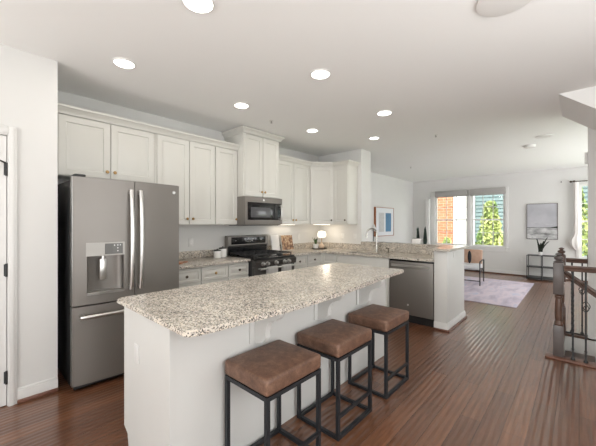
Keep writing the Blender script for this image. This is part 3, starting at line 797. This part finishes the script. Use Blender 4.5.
for bx, by in ((2.77, 3.36), (2.77, 3.64), (3.015, 3.5), (3.26, 3.36), (3.26, 3.64)):
    part('burner', MB().lathe([(.05, 0), (.05, .010), (.035, .012), (.033, .022), (0, .022)], (bx, by, .9172)), 'iron', r)
for xx in (X0+.03, X1-.07):
    for yy in (3.28, 3.8): part('foot', MB().box(xx, yy, 0, xx+.04, yy+.04, .03), 'black', r)

def towel(x0, x1, label):
    m = MB(); n = 14
    prof = [(3.104, .56), (3.106, .66), (3.107, .76), (3.111, .784), (3.121, .7965), (3.134, .7975), (3.147, .787), (3.150, .77), (3.152, .66), (3.153, .60)]
    th = .003
    rows = []
    for i in range(n+1):
        x = x0+(x1-x0)*i/n; wv = .003*math.sin(i*1.3)
        rows.append([m.bm.verts.new((x, y-(wv if y < 3.11 else 0), z)) for y, z in prof])
    for a, b in zip(rows, rows[1:]):
        for k in range(len(prof)-1): m.bm.faces.new((a[k], a[k+1], b[k+1], b[k]))
    bmesh.ops.solidify(m.bm, geom=list(m.bm.faces), thickness=th)
    return single('dish_towel', m, 'cloth', label, 'towel', 'dish towels')
towel(2.80, 2.985, 'white dish towel on oven handle, the left one')
towel(3.09, 3.26, 'white dish towel on oven handle, the right one')

# ------------------------------------------------------------------ microwave
a, b = 2.628, 3.35
r = thing('microwave', 'slate steel over-the-range microwave with dark window', 'microwave', (2.99, 3.65, 1.366))
part('body', MB().box(a, 3.43, 1.366, b, YB-.002, 1.768, .004), 'steel', r)
dd = part('door', MB().box(a, 3.395, 1.375, b, 3.4295, 1.768, .005), 'steel', r)
part('window', MB().box(a+.045, 3.3915, 1.44, b-.02, 3.3945, 1.69, .001), 'black_gloss', dd)
part('inner_window', MB().box(a+.10, 3.389, 1.475, b-.25, 3.3912, 1.62, .001), 'grey_glass', dd)
part('keypad', MB().box(b-.17, 3.389, 1.455, b-.105, 3.3912, 1.675, .001), 'black', dd)
part('handle', MB().tube([(b-.075, 3.352-.02*math.sin(PI*i/12), 1.445+.225*i/12) for i in range(13)], .012, 12).box(b-.083, 3.35, 1.45, b-.067, 3.3914, 1.468).box(b-.083, 3.35, 1.65, b-.067, 3.3914, 1.668), 'steel_bright', dd)
part('emblem', MB().cyl((2.97, 3.395, 1.728), (2.97, 3.391, 1.728), .014, n=20).torus((2.97, 3.391, 1.728), .012, .0015, 'y', 20, 6), 'steel_bright', dd, label='small round silver emblem')
part('vent', MB().box(a+.02, 3.46, 1.358, b-.02, 3.80, 1.3655), 'black', r)

# ------------------------------------------------------------------ island
r = thing('kitchen_island', 'long white kitchen island base with curved corbels and toe kick', 'kitchen island', (1.88, 1.83, 0))
IX0, IX1, IY0, IY1 = .70, 3.045, 1.515, 2.15
part('body', MB().box(IX0+.021, IY0+.013, .1, IX1-.021, IY1, .882).box(IX0+.021, IY0+.013, 0, IX1-.021, IY1-.075, .1), 'panel', r)
part('back_panel', MB().box(IX0+.021, IY0, 0, IX1-.021, IY0+.0125, .882), 'panel', r)
for x in (IX0, IX1-.02):
    part('end_panel', MB().prism([(IY0-.004, 0), (IY1-.075, 0), (IY1-.06, .075), (IY1, .10), (IY1, .882), (IY0-.004, .882)], x, x+.02, 'x', .0015), 'panel', r)
for k in range(5):
    w = (IX1-IX0-.05)/5; x = IX0+.025+k*w
    dd = part('drawer', MB().panel_door(w-.004, .155, DT, .03, T((x+w-.002, IY1+.001, .71)) @ RZ(PI)), 'cab', r)
    knob(dd, (x+w/2, IY1+DT, .787), (0, 1))
    dd = part('door', MB().panel_door(w-.004, .57, DT, .055, T((x+w-.002, IY1+.001, .125)) @ RZ(PI)), 'cab', r)
part('outlet_plate', MB().box(IX0-.005, 1.90, .56, IX0-.0003, 1.97, .675, .002), 'trim', r)
for x in (1.24, 1.87, 2.48):
    ou = [(IY0, .882), (1.275, .882), (1.275, .862), (1.285, .84), (1.305, .822), (1.335, .812), (1.362, .803), (1.385, .785), (1.40, .755), (1.405, .72), (1.402, .70), (1.408, .68), (1.425, .66), (1.45, .648), (1.48, .642), (IY0, .64)]
    cb = part('corbel', MB().prism(ou, x, x+.045, 'x', .003), 'panel', r)
    part('mount_plate', MB().box(x-.035, IY0-.0125, .64, x+.08, IY0-.0005, .882, .003), 'panel', cb)
# top with the bowed seating edge
pts = []
front = []
for i in range(25):
    s = i/24; x = .72+(3.06-.72)*s
    y = 1.262-.055*math.sin(PI*min(1, s*1.25)**.9)*(1 if s < .8 else 0)+.065*s**1.5
    front.append((x, y))
pts = [(3.085, 1.35), (3.085, 2.155), (3.07, 2.178), (.69, 2.178), (.662, 2.16), (.662, 1.30), (.675, 1.275)]+front
r = thing('island_countertop', 'large speckled granite island top with bowed seating edge', 'countertop', (1.87, 1.7, GZ0))
part('slab', MB().prism(pts, GZ0, GZ1, 'z', .005), 'granite', r)

# ------------------------------------------------------------------ bar stools
def stool():
    r = thing('bar_stool', '', 'stool', (0, 0, 0), 'bar stools at the island')
    W, D, H, t = .43, .36, .525, .022
    hx, hy = W/2, D/2
    m = MB().box(-hx-.004, -hy-.004, H+.001, hx+.004, hy+.004, H+.088, .018, 4)
    bmesh.ops.subdivide_edges(m.bm, edges=[e for e in m.bm.edges if e.calc_length() > .15], cuts=5, use_grid_fill=True)
    for v in m.bm.verts:
        if v.co.z > H+.06:
            u, w_ = v.co.x/hx, v.co.y/hy
            v.co.z += .012*max(0, 1-u*u)*max(0, 1-w_*w_)
    seat = part('seat', m, 'leather', r, local=True)
    part('seam', MB().tube([(-hx+.004, -hy-.001, H+.028), (hx-.004, -hy-.001, H+.028)], .0018, 6).tube([(-hx-.001, -hy+.004, H+.028), (-hx-.001, hy-.004, H+.028)], .0018, 6), 'leather', seat, local=True)
    c = hx-t/2; d = hy-t/2
    part('seat_frame', MB().box(-hx, -hy, H-t, hx, -hy+t, H).box(-hx, hy-t, H-t, hx, hy, H).box(-hx, -hy+t, H-t, -hx+t, hy-t, H).box(hx-t, -hy+t, H-t, hx, hy-t, H), 'stool_metal', r, local=True)
    for sx in (-1, 1):
        for sy in (-1, 1): part('leg', MB().box(sx*c-t/2, sy*d-t/2, t, sx*c+t/2, sy*d+t/2, H-t), 'stool_metal', r, local=True)
    part('base_frame', MB().box(-hx, -hy, 0, hx, -hy+t, t).box(-hx, hy-t, 0, hx, hy, t).box(-hx, -hy+t, 0, -hx+t, hy-t, t).box(hx-t, -hy+t, 0, hx, hy-t, t), 'stool_metal', r, local=True)
    part('footrest', MB().box(-hx+t, -hy, .135, hx-t, -hy+t*.8, .155), 'stool_metal', r, local=True)
    return r
s0 = stool()
labs = ['brown leather bar stool nearest the camera, at the left end of the island', 'brown leather bar stool in the middle of the row of three', 'brown leather bar stool nearest the dishwasher, farthest of the three']
for i, (x, y, a) in enumerate(((1.228, 1.314, .0), (1.832, 1.311, .0), (2.475, 1.300, .0))):
    o = s0 if i == 0 else copy_tree(s0)
    o.location = (x, y, 0); o.rotation_euler.z = a; o['label'] = labs[i]

# ------------------------------------------------------------------ ceiling fixtures
def can_light(x, y, rad, label, pw):
    r = thing('recessed_light', label, 'ceiling light', (x, y, CE-.012), 'recessed ceiling lights')
    m = MB().lathe([(rad*1.16, .0115), (rad*1.14, .003), (rad*1.02, 0), (rad, .004), (rad, .0115)], (x, y, CE-.0118), 32)
    part('trim_ring', m, 'can_trim', r)
    part('lens', MB().cyl((x, y, CE-.009), (x, y, CE-.003), rad*.99, n=32), 'lit', r)
    area('can_glow', (x, y, CE-.03), (0, 0, -1), rad*1.6, rad*1.6, pw, (1, .94, .86), 'DISK')
LT = [(.97, 1.71, .085, 'round recessed ceiling light nearest the camera, cut by the top edge'), (.92, 2.82, .075, 'round recessed ceiling light above the refrigerator'),
      (2.15, 2.84, .075, 'round recessed ceiling light in front of the tall cabinets, second in the cabinet row'), (2.18, 1.72, .08, 'round recessed ceiling light over the middle of the island'),
      (3.42, 2.85, .075, 'round recessed ceiling light in front of the range, third in the cabinet row'), (3.47, 1.75, .08, 'round recessed ceiling light beyond the far end of the island'),
      (4.38, 2.38, .07, 'small round recessed ceiling light above the sink')]
for x, y, rr, lab in LT: can_light(x, y, rr, lab, 2.8)
def disc(name, x, y, rad, h, label, cat):
    single(name, MB().lathe([(rad*.86, 0), (rad, h*.3), (rad, h)], (x, y, CE-h-.0005), 36), 'can_trim', label, cat)
disc('ceiling_speaker', 2.19, .32, .155, .022, 'large plain white disc on the ceiling cut by the top edge', 'speaker')
disc("smoke_detector", 6.63, .63, .085, .04, 'white round smoke detector on the ceiling of the living area', 'smoke detector')
disc("ceiling_disc", 6.07, .40, .11, .012, 'flat white round plate on the ceiling in front of the smoke detector', 'ceiling plate')
for x, y, lab in ((2.74, 2.98, 'tiny sprinkler head on the ceiling in front of the microwave cabinet'), (4.87, 1.61, 'tiny sprinkler head on the ceiling above the peninsula end'), (7.22, 2.96, 'tiny sprinkler head on the ceiling over the living area')):
    r = thing('sprinkler_head', lab, 'sprinkler', (x, y, CE-.04), 'sprinkler heads')
    part('plate', MB().lathe([(.022, 0), (.028, .005)], (x, y, CE-.0055), 16), 'can_trim', r)
    part('nozzle', MB().cyl((x, y, CE-.03), (x, y, CE-.0056), .006, n=10).cyl((x, y, CE-.034), (x, y, CE-.030), .014, n=12), 'steel_mid', r)

# ------------------------------------------------------------------ things on the counters
def canister(x, y, rad, h, lab):
    r = thing('canister', lab, 'canister', (x, y, GZ1+.001), 'white canisters')
    part('jar', MB().lathe([(rad*.95, 0), (rad, .004), (rad, h-.004), (rad*.97, h)], (x, y, GZ1+.001), 28), 'white_ceramic', r)
    l = part('lid', MB().lathe([(rad*1.02, 0), (rad*1.02, .012), (rad*.6, .016), (0, .017)], (x, y, GZ1+.0015+h), 28), 'black', r)
    part('knob', MB().sphere((x, y, GZ1+h+.024), .009), 'black', l)
canister(2.36, 3.66, .050, .098, 'shorter white canister with black lid, the left of the pair')
canister(2.495, 3.73, .054, .118, 'taller white canister with black lid beside the range')
r = thing('serving_board', 'round reddish wooden board on the counter beside the refrigerator', 'board', (1.66, 3.50, GZ1+.001))
part('board', MB().lathe([(.10, 0), (.105, .005), (.105, .016), (.10, .018), (0, .018)], (1.68, 3.52, GZ1+.001), 32), 'board', r)
part('handle', MB().box(1.775, 3.505, GZ1+.003, 1.85, 3.535, GZ1+.016, .004), 'board', r)
r = thing('candle_jar', 'short cream candle jar standing on the round wooden board', 'candle', (1.66, 3.56, GZ1+.02))
part('jar', MB().lathe([(.030, 0), (.032, .003), (.032, .065), (.028, .066), (.028, .058), (0, .058)], (1.655, 3.56, GZ1+.0195), 20), 'candle', r)
part('wick', MB().cyl((1.655, 3.56, GZ1+.077), (1.655, 3.56, GZ1+.087), .0015, n=6), 'black', r)
# cookbook and board leaning on the backsplash
def leaning(x0, x1, h, material, name, label, cat, tilt, y, t=.014, dx=0, page=None):
    r = thing(name, label, cat, ((x0+x1)/2, y, GZ1+.001))
    mt = T(((x0+x1)/2, y, GZ1+.001)) @ RZ(dx) @ Matrix.Rotation(-tilt, 4, 'X')
    w = x1-x0
    part('cover' if page else 'panel', MB().box(-w/2, 0, 0.006, w/2, t, h, .003).xf(mt), material, r)
    if page: part('picture', MB().box(-w/2+.004, -.0018, .01, w/2-.004, -.0004, h-.004).xf(mt), page, r)
    return r
leaning(3.475, 3.685, .285, 'paper', 'white_board', 'plain white board leaning against wall right of the range', 'cutting board', .18, 3.76, .012, .12)
leaning(3.74, 4.0, .275, 'paper', 'cookbook', 'cookbook with brown food photograph leaning beside the white board', 'book', .22, 3.77, .02, -.12, 'food')
# corner tray with lamp and planter
r = thing('serving_tray', 'low dark oval tray in the counter corner', 'tray', (4.52, 3.59, GZ1+.001))
part('tray', MB().lathe([(.15, 0), (.165, .004), (.17, .018), (.162, .018), (.156, .007), (0, .007)], (4.53, 3.60, GZ1+.001), 32, 1, .8), 'bronze', r)
r = thing('table_lamp', 'small lit lamp with round white shade and cream base in the corner', 'lamp', (4.60, 3.60, GZ1+.009))
z = GZ1+.0095
part('base', MB().lathe([(.034, 0), (.048, .012), (.054, .035), (.046, .062), (.022, .082), (.012, .092), (.010, .12), (0, .12)], (4.60, 3.60, z), 24), 'cream', r)
part('stem', MB().cyl((4.60, 3.60, z+.12), (4.60, 3.60, z+.24), .006, n=10), 'brass', r)
part('lamp_shade', MB().lathe([(.040, .195), (.074, .21), (.080, .24), (.077, .28), (.060, .312), (.02, .322), (0, .323)], (4.60, 3.60, z), 28), 'lamp_white', r)
l = bpy.data.lights.new('lamp_glow', 'POINT'); l.energy = 1.6; l.color = (1, .85, .66); l.shadow_soft_size = .07
o = bpy.data.objects.new('lamp_glow', l); COL.objects.link(o); o.location = (4.60, 3.48, z+.32)
def blades(n, h, spread, w, seed, curve=.4, th=.002):
    rnd = random.Random(seed); m = MB()
    for i in range(n):
        a = 2*PI*i/n+rnd.random()*.6; hh = h*(.6+.4*rnd.random()); sp = spread*(.3+.7*rnd.random())
        rows = []
        for k in range(7):
            s = k/6; rr = sp*s**1.5; ww = w*(1-s**2.2)*.5+.0005
            c = Vector((math.cos(a)*rr, math.sin(a)*rr, hh*s)); sd = Vector((-math.sin(a), math.cos(a), 0))
            nn = Vector((math.cos(a), math.sin(a), 0))*th
            rows.append([m.bm.verts.new(p) for p in (c-sd*ww, c-nn, c+sd*ww, c+nn)])
        for p, q in zip(rows, rows[1:]):
            for j in range(4): m.bm.faces.new((p[j], p[(j+1) % 4], q[(j+1) % 4], q[j]))
        m.bm.faces.new(rows[0][::-1]); m.bm.faces.new(rows[-1])
    return m
r = thing('potted_herb', 'small leafy green plant in a white pot on the corner tray', 'plant', (4.46, 3.60, z))
part('pot', MB().lathe([(.044, 0), (.055, .085), (.051, .085), (.044, .072), (0, .072)], (4.44, 3.615, z), 22), 'white_ceramic', r)
part('leaves', blades(20, .15, .075, .032, 4).xf(T((4.44, 3.615, z+.065))), 'leaf', r)
# plants and small tray on the bar ledge
LZ = 1.0605
r = thing('snake_plant', 'green snake plant in a low rectangular white planter on the bar ledge', 'plant', (4.985, 1.905, LZ))
part('planter', MB().box(4.94, 1.865, LZ, 5.03, 2.01, LZ+.085, .006), 'white_ceramic', r)
part('soil', MB().box(4.947, 1.872, LZ+.0852, 5.023, 2.003, LZ+.088), 'black_hole', r)
part('leaves', blades(9, .20, .035, .045, 11).xf(T((4.985, 1.925, LZ+.084))), 'leaf_dark', r)
r = thing('snake_plant', 'tall narrow dark plant in a dark pot on the bar ledge beside white planter', 'plant', (5.02, 1.825, LZ))
part('pot', MB().lathe([(.026, 0), (.034, .07), (.030, .07), (.027, .062), (0, .062)], (5.02, 1.825, LZ), 20), 'leaf_dark', r)
part('leaves', blades(5, .27, .02, .055, 21).xf(T((5.02, 1.825, LZ+.05))), 'leaf_dark', r)
for x, y, lab in ((4.96, 2.28, 'flat grey coaster on the bar ledge nearest the plants'), (4.96, 2.52, 'flat grey coaster on the bar ledge behind the faucet')):
    single('coaster', MB().lathe([(.045, 0), (.05, .003), (.05, .009), (.046, .011), (0, .010)], (x, y, LZ), 20), 'steel_mid', lab, 'coaster', 'coasters')

def outlet(x, y, z, face, label):
    r = thing('wall_outlet', label, 'outlet', (x, y, z-.055), 'wall outlets')
    m = MB().box(-.036, -.006, -.057, .036, -.0003, .057, .002)
    n = MB().box(-.017, -.008, .008, .017, -.0062, .034, .001).box(-.017, -.008, -.034, .017, -.0062, -.008, .001)
    mt = T((x, y, z)) @ RZ(face)
    part('plate', m.xf(mt), 'trim', r); part('sockets', n.xf(mt), 'white_ceramic', r)
outlet(2.10, YB, 1.13, 0, 'white outlet on the wall left of the canisters')
outlet(4.28, YB, 1.14, 0, 'white outlet on the back wall beside the corner lamp')
outlet(XS, 3.32, 1.14, -PI/2, 'white outlet on the sink wall nearer the corner')
outlet(XS, 3.04, 1.14, -PI/2, 'white outlet on the sink wall nearer the wall end')
outlet(XF, 1.14, .42, -PI/2, 'white outlet low on the far wall below the large picture')

# ------------------------------------------------------------------ living area
single('area_rug', MB().box(6.12, .76, .0005, 8.88, 3.3, .012, .003), 'rug', 'faded lavender and grey area rug on the living area floor', 'rug')
def frame(name, label, loc, w, h, mt, fm, fw=.018, dp=.03):
    r = thing(name, label, 'picture', loc)
    part('frame', MB().box(-w/2, -dp, 0, -w/2+fw, 0, h).box(w/2-fw, -dp, 0, w/2, 0, h).box(-w/2+fw, -dp, 0, w/2-fw, 0, fw).box(-w/2+fw, -dp, h-fw, w/2-fw, 0, h).xf(mt), fm, r)
    return r
# framed print on the left living wall
mt = T((7.93, 4.029, 1.04))
r = frame('framed_print', 'wood framed print with grey and blue blocks on the left living wall', (7.93, 4.03, 1.04), 1.07, .79, mt, 'board', .014, .06)
part('mat_board', MB().box(-.520, -.052, .015, .520, -.004, .775).xf(mt), 'art_paper', r)
part('grey_block', MB().box(-.36, -.0535, .12, -.05, -.0522, .64).xf(mt), 'art_grey', r)
part('blue_block', MB().box(.03, -.0535, .12, .37, -.0522, .64).xf(mt), 'art_blue', r)
# seascape on the far wall
mt = T((XF-.001, .70, .985)) @ RZ(-PI/2)
r = frame('landscape_picture', 'large grey seascape in a thin dark frame on the far wall', (XF, .70, .985), .625, .91, mt, 'wood_gray', .01, .035)
part('sky', MB().box(-.302, -.024, .30, .302, -.006, .90).xf(mt), 'art_sky', r)
part('water', MB().box(-.302, -.0242, .011, .302, -.006, .2995).xf(mt), 'art_water', r)
part('horizon', MB().prism([(-.302, .292), (-.1, .296), (.1, .296), (.302, .285), (.302, .335), (.24, .32), (.16, .306), (-.302, .304)], -.0255, -.0246, 'y').xf(mt), 'black_leaf', r)
part('cloud_band', MB().prism([(-.22, .40), (.0, .37), (.2, .36), (.22, .38), (.05, .41), (-.2, .45)], -.0252, -.0243, 'y').xf(mt), 'art_cloud', r)
# console table
r = thing('console_table', 'black metal console shelf table below the large picture on far wall', 'table', (9.68, .70, 0))
cx0, cx1, cy0, cy1 = 9.56, 9.9, .40, .965
for x in (cx0, cx1):
    for y in (cy0, (cy0+cy1)/2, cy1): part('leg', MB().box(x-.0075, y-.0075, 0, x+.0075, y+.0075, .585), 'black', r)
for z_ in (.04, .30, .585):
    part('shelf', MB().box(cx0-.01, cy0-.01, z_, cx1+.01, cy1+.01, z_+.012, .002) if z_ != .04 else
         MB().prism([(cx0-.01, cy1+.01), (cx1+.01, cy1+.01), (cx1+.01, cy0-.01), (cx0-.01, cy0-.01)]+[(cx0-.01-.06*math.sin(PI*i/8), cy0+(cy1-cy0)*i/8) for i in range(1, 8)], z_, z_+.012, 'z'), 'black', r)
r = thing('potted_plant', 'dark spiky plant in a small white pot on the console table', 'plant', (9.72, .71, .5975))
part('pot', MB().lathe([(.035, 0), (.05, .085), (.045, .085), (.04, .07), (0, .07)], (9.72, .71, .5975), 20), 'white_ceramic', r)
m = blades(11, .38, .20, .09, 31, th=.012)
part('leaves', m.xf(T((9.72, .71, .665))), 'black_leaf', r)
# blinds
for y0, y1, lab in ((2.40, 3.30, 'rolled grey fabric shade at the top of the left window'), (1.47, 2.345, 'rolled grey fabric shade at the top of the right window')):
    r = thing('roller_shade', lab, 'window shade', (XF-.05, (y0+y1)/2, 2.2), 'roller shades')
    part('cassette', MB().box(XF-.10, y0, 2.205, XF-.022, y1, 2.375, .006), 'shade_cloth', r)
    part('hem_bar', MB().box(XF-.07, y0+.01, 2.185, XF-.05, y1-.01, 2.2045, .003), 'shade_cloth', r)
# curtain, rod
r = thing('curtain_rod', 'dark metal curtain rod with round end above the narrow window', 'curtain rod', (XF-.07, -.3, 2.40))
part('rod', MB().cyl((XF-.09, .13, 2.395), (XF-.09, -1.3, 2.395), .011, n=12), 'bronze', r)
part('finial', MB().sphere((XF-.09, .145, 2.395), .026), 'bronze', r)
part('bracket', MB().box(XF-.10, .085, 2.385, XF-.0005, .10, 2.40).box(XF-.012, .07, 2.385, XF-.0005, .115, 2.43), 'bronze', r)
single('wall_hook', MB().cyl((XF-.0005, .325, 2.41), (XF-.03, .325, 2.41), .008, n=10).sphere((XF-.035, .325, 2.41), .014), 'bronze', 'tiny dark hook on the far wall left of the curtain rod', 'hook')
m = MB(); rows = []
for k in range(25):
    s = k/24; z_ = 2.372-1.61*s
    # narrow at the heading, gathered into a bulging knot low down
    wd = .040+.010*s
    if s > .80: wd = .048+.055*math.sin(PI*(s-.80)/.20)**.6
    cy = .055+(.05*math.sin(PI*max(0, (s-.75)/.25)) if s > .75 else 0)*.6-.02*s
    ring = []
    for i in range(32):
        a = 2*PI*i/32; rr = 1+.13*math.sin(7*a+s*3)
        ring.append(m.bm.verts.new((XF-.10+.045*rr*math.cos(a)*(1+.6*(s > .8)*math.sin(PI*(s-.8)/.2)), cy+wd*rr*math.sin(a), z_)))
    rows.append(ring)
for p, q in zip(rows, rows[1:]):
    for i in range(32): m.bm.faces.new((p[i], p[(i+1) % 32], q[(i+1) % 32], q[i]))
m.bm.faces.new(rows[0]); m.bm.faces.new(rows[-1][::-1])
single('curtain', m, 'sheer', 'pale sheer curtain gathered in a loose knot beside the narrow window', 'curtain')
# small white sensor on the stair wall end
single('wall_sensor', MB().box(5.14, -.0795, 2.12, 5.2, -.05, 2.26, .008), 'can_trim', 'small white sensor high on the end of the stair wall', 'sensor')
# floor lamp seen over the bar behind the faucet
r = thing('floor_lamp', 'floor lamp with small white cone shade behind the faucet', 'lamp', (7.0, 3.83, 0))
part('base', MB().lathe([(.13, 0), (.13, .015), (.02, .025), (0, .026)], (7.0, 3.83, .001), 24), 'black', r)
part('pole', MB().tube([(7.0, 3.83, .02), (7.0, 3.83, 1.22), (6.98, 3.83, 1.26)], .009, 10), 'black', r)
part('lamp_shade', MB().lathe([(.10, 0), (.012, .14), (.0, .14)], (0, 0, 0), 24).xf(T((6.98, 3.83, 1.235)) @ Matrix.Rotation(.45, 4, 'Y')), 'white_ceramic', r)
# lounge chair
def lounge():
    r = thing('lounge_chair', 'low tan lounge chair with black metal frame on the rug', 'chair', (8.0, 1.95, .0125), None, math.radians(5))
    W, D = .62, .66
    for s in (-1, 1):
        y = s*W/2
        m = MB().tube([(-D/2, y, 0), (-D/2, y, .50), (-D/2+.03, y, .53), (D/2-.03, y, .53), (D/2, y, .50), (D/2, y, 0)], .013, 10)
        part('arm_frame', m, 'black', r, local=True)
        part('side_rail', MB().tube([(-D/2, y, .30), (D/2, y, .30)], .011, 8), 'black', r, local=True)
    part('front_rail', MB().tube([(-D/2, -W/2, .33), (-D/2, W/2, .33)], .012, 8).tube([(-D/2, -W/2, .10), (-D/2, W/2, .10)], .010, 8).tube([(D/2, -W/2, .30), (D/2, W/2, .30)], .012, 8), 'black', r, local=True)
    part('seat_cushion', MB().box(-D/2-.01, -W/2+.02, .345, D/2-.08, W/2-.02, .435, .03, 3), 'grey_fabric', r, local=True)
    part('backrest', MB().box(-.035, -W/2+.02, 0, .035, W/2-.02, .36, .03, 3).xf(T((D/2-.10, 0, .40)) @ Matrix.Rotation(.25, 4, 'Y')), 'tan', r, local=True)
    return r
lounge()
mt = T((7.98, 2.18, .455))
r = single('black_cushion', MB().sphere((0, 0, .15), .15, 1.0, 18).xf(T((8.05, 1.90, .452)) @ RZ(-.2) @ Matrix.Diagonal((.30, .26, 1, 1))), 'black_fabric', 'slim black upright cushion resting on the tan lounge chair', 'cushion')

# ------------------------------------------------------------------ stair guard
def newel(x, y, label, material):
    r = thing('newel_post', label, 'post', (x, y, .0225), 'newel posts')
    h = .042
    part('lower_block', MB().box(x-h, y-h, .0225, x+h, y+h, .34, .003), material, r)
    part('upper_block', MB().box(x-h, y-h, .66, x+h, y+h, .985, .003), material, r)
    turn = [(.040, .34), (.042, .35), (.034, .36), (.034, .375), (.027, .385), (.030, .41), (.032, .48), (.029, .58), (.025, .615), (.033, .625), (.033, .638), (.028, .645), (.040, .66)]
    part('turning', MB().lathe(turn, (x, y, 0), 24), 'wood_dark', r)
    part('finial', MB().lathe([(.040, .9855), (.044, .992), (.030, 1.0), (.020, 1.008), (.036, 1.020), (.040, 1.032), (.036, 1.044), (.018, 1.052), (.016, 1.058), (.028, 1.066), (.028, 1.074), (.012, 1.084), (0, 1.086)], (x, y, 0), 24), material, r)
    return r
newel(4.17, .157, 'dark grey-brown newel post at the front corner of the stair opening', 'wood_gray')
newel(5.13, .165, 'dark newel post at the back corner of the stair opening', 'wood_dark')
RAILP = [(-.028, -.028), (.028, -.028), (.030, -.012), (.022, 0), (.030, .010), (.026, .022), (.012, .028), (-.012, .028), (-.026, .022), (-.030, .010), (-.022, 0), (-.030, -.012)]
def rail_mesh(p0, p1):
    m = MB(); p0, p1 = Vector(p0), Vector(p1); rows = []
    d = (p1-p0).normalized(); sd = Vector((1, 0, 0)); up = sd.cross(d); up = Vector((0, 0, 1/max(.3, (d.x**2+d.y**2)**.5)))
    for p in (p0, p1): rows.append([m.bm.verts.new(p+sd*a+up*b) for a, b in RAILP])
    n = len(RAILP)
    for j in range(n): m.bm.faces.new((rows[0][j], rows[0][(j+1) % n], rows[1][(j+1) % n], rows[1][j]))
    m.bm.faces.new(rows[0]); m.bm.faces.new(rows[1][::-1]); return m
single('handrail', rail_mesh((4.13, .112, .938), (4.13, -1.45, .938)), 'wood_dark', 'level dark wooden guard rail running from the front newel post', 'handrail', 'wooden handrails')
single('handrail', rail_mesh((5.13, .121, .93), (5.13, -.072, .93)), 'wood_dark', 'short level dark wooden rail from the back newel post to stair wall', 'handrail', 'wooden handrails')
single('handrail', rail_mesh((4.185, .113, .885), (4.185, -1.35, -.28)), 'wood_dark', 'sloping dark wooden stair rail going down from the front newel post', 'handrail', 'wooden handrails')
single('rail_rosette', MB().box(5.09, -.0785, .86, 5.17, -.0725, 1.01, .002), 'wood_dark', 'dark wooden end plate of the short rail on the stair wall', 'rosette')
single('guard_bottom_rail', MB().box(5.118, -.0785, .0185, 5.142, .1225, .034, .002), 'black', 'thin black bottom bar under the short back rail', 'rail')
def baluster(x, y, z0, z1, kind, label, grp):
    r = thing('baluster', label, 'baluster', (x, y, z0), grp)
    m = MB(); t = .0078; n = 40; rows = []
    for i in range(n+1):
        z_ = z0+(z1-z0)*i/n; s = i/n
        tw = 0
        if kind == 'twist': tw = 14*max(0, min(1, (s-.25)/.5))
        rows.append([m.bm.verts.new((x+t*1.414*math.cos(PI/4+tw+k*PI/2), y+t*1.414*math.sin(PI/4+tw+k*PI/2), z_)) for k in range(4)])
    for p, q in zip(rows, rows[1:]):
        for k in range(4): m.bm.faces.new((p[k], p[(k+1) % 4], q[(k+1) % 4], q[k]))
    m.bm.faces.new(rows[0][::-1]); m.bm.faces.new(rows[-1])
    part('bar', m, 'iron', r)
    part('shoe', MB().lathe([(.018, 0), (.018, .012), (.010, .026), (.009, .03)], (x, y, z0), 12), 'iron', r)
    m2 = MB()
    for kz in (.12, .88): m2.sphere((x, y, z0+(z1-z0)*kz), .012, .8, 10)
    part('collar', m2, 'iron', r)
    if kind == 'basket':
        for zc in ((z0+z1)/2+.10,):
            m3 = MB()
            for k in range(4):
                pts = []
                for i in range(13):
                    s = i/12; a = k*PI/2+s*2.2; rr = .003+.030*math.sin(PI*s); pts.append((x+rr*math.cos(a), y+rr*math.sin(a), zc-.055+.11*s))
                m3.tube(pts, .0035, 6)
            part('basket', m3, 'iron', r)
    return r
G = 'iron balusters of the front guard rail'
y = .046; k = 0
names = {0: 'black twisted iron baluster next to the front newel post', 1: 'black iron basket baluster second from the front newel post'}
ordn = ['third', 'fourth', 'fifth', 'sixth', 'seventh', 'eighth', 'ninth', 'tenth']
while y > -.16:
    if k < 2: baluster(4.13, y, .0225, .917, 'basket' if k % 2 else 'twist', names[k], G)
    y -= .095; k += 1
baluster(5.13, .065, .0345, .902, 'twist', 'black twisted iron baluster under the short back rail near its newel', 'iron balusters of the back rail')
baluster(5.13, -.028, .0345, .902, 'basket', 'black iron basket baluster under the short back rail near stair wall', 'iron balusters of the back rail')
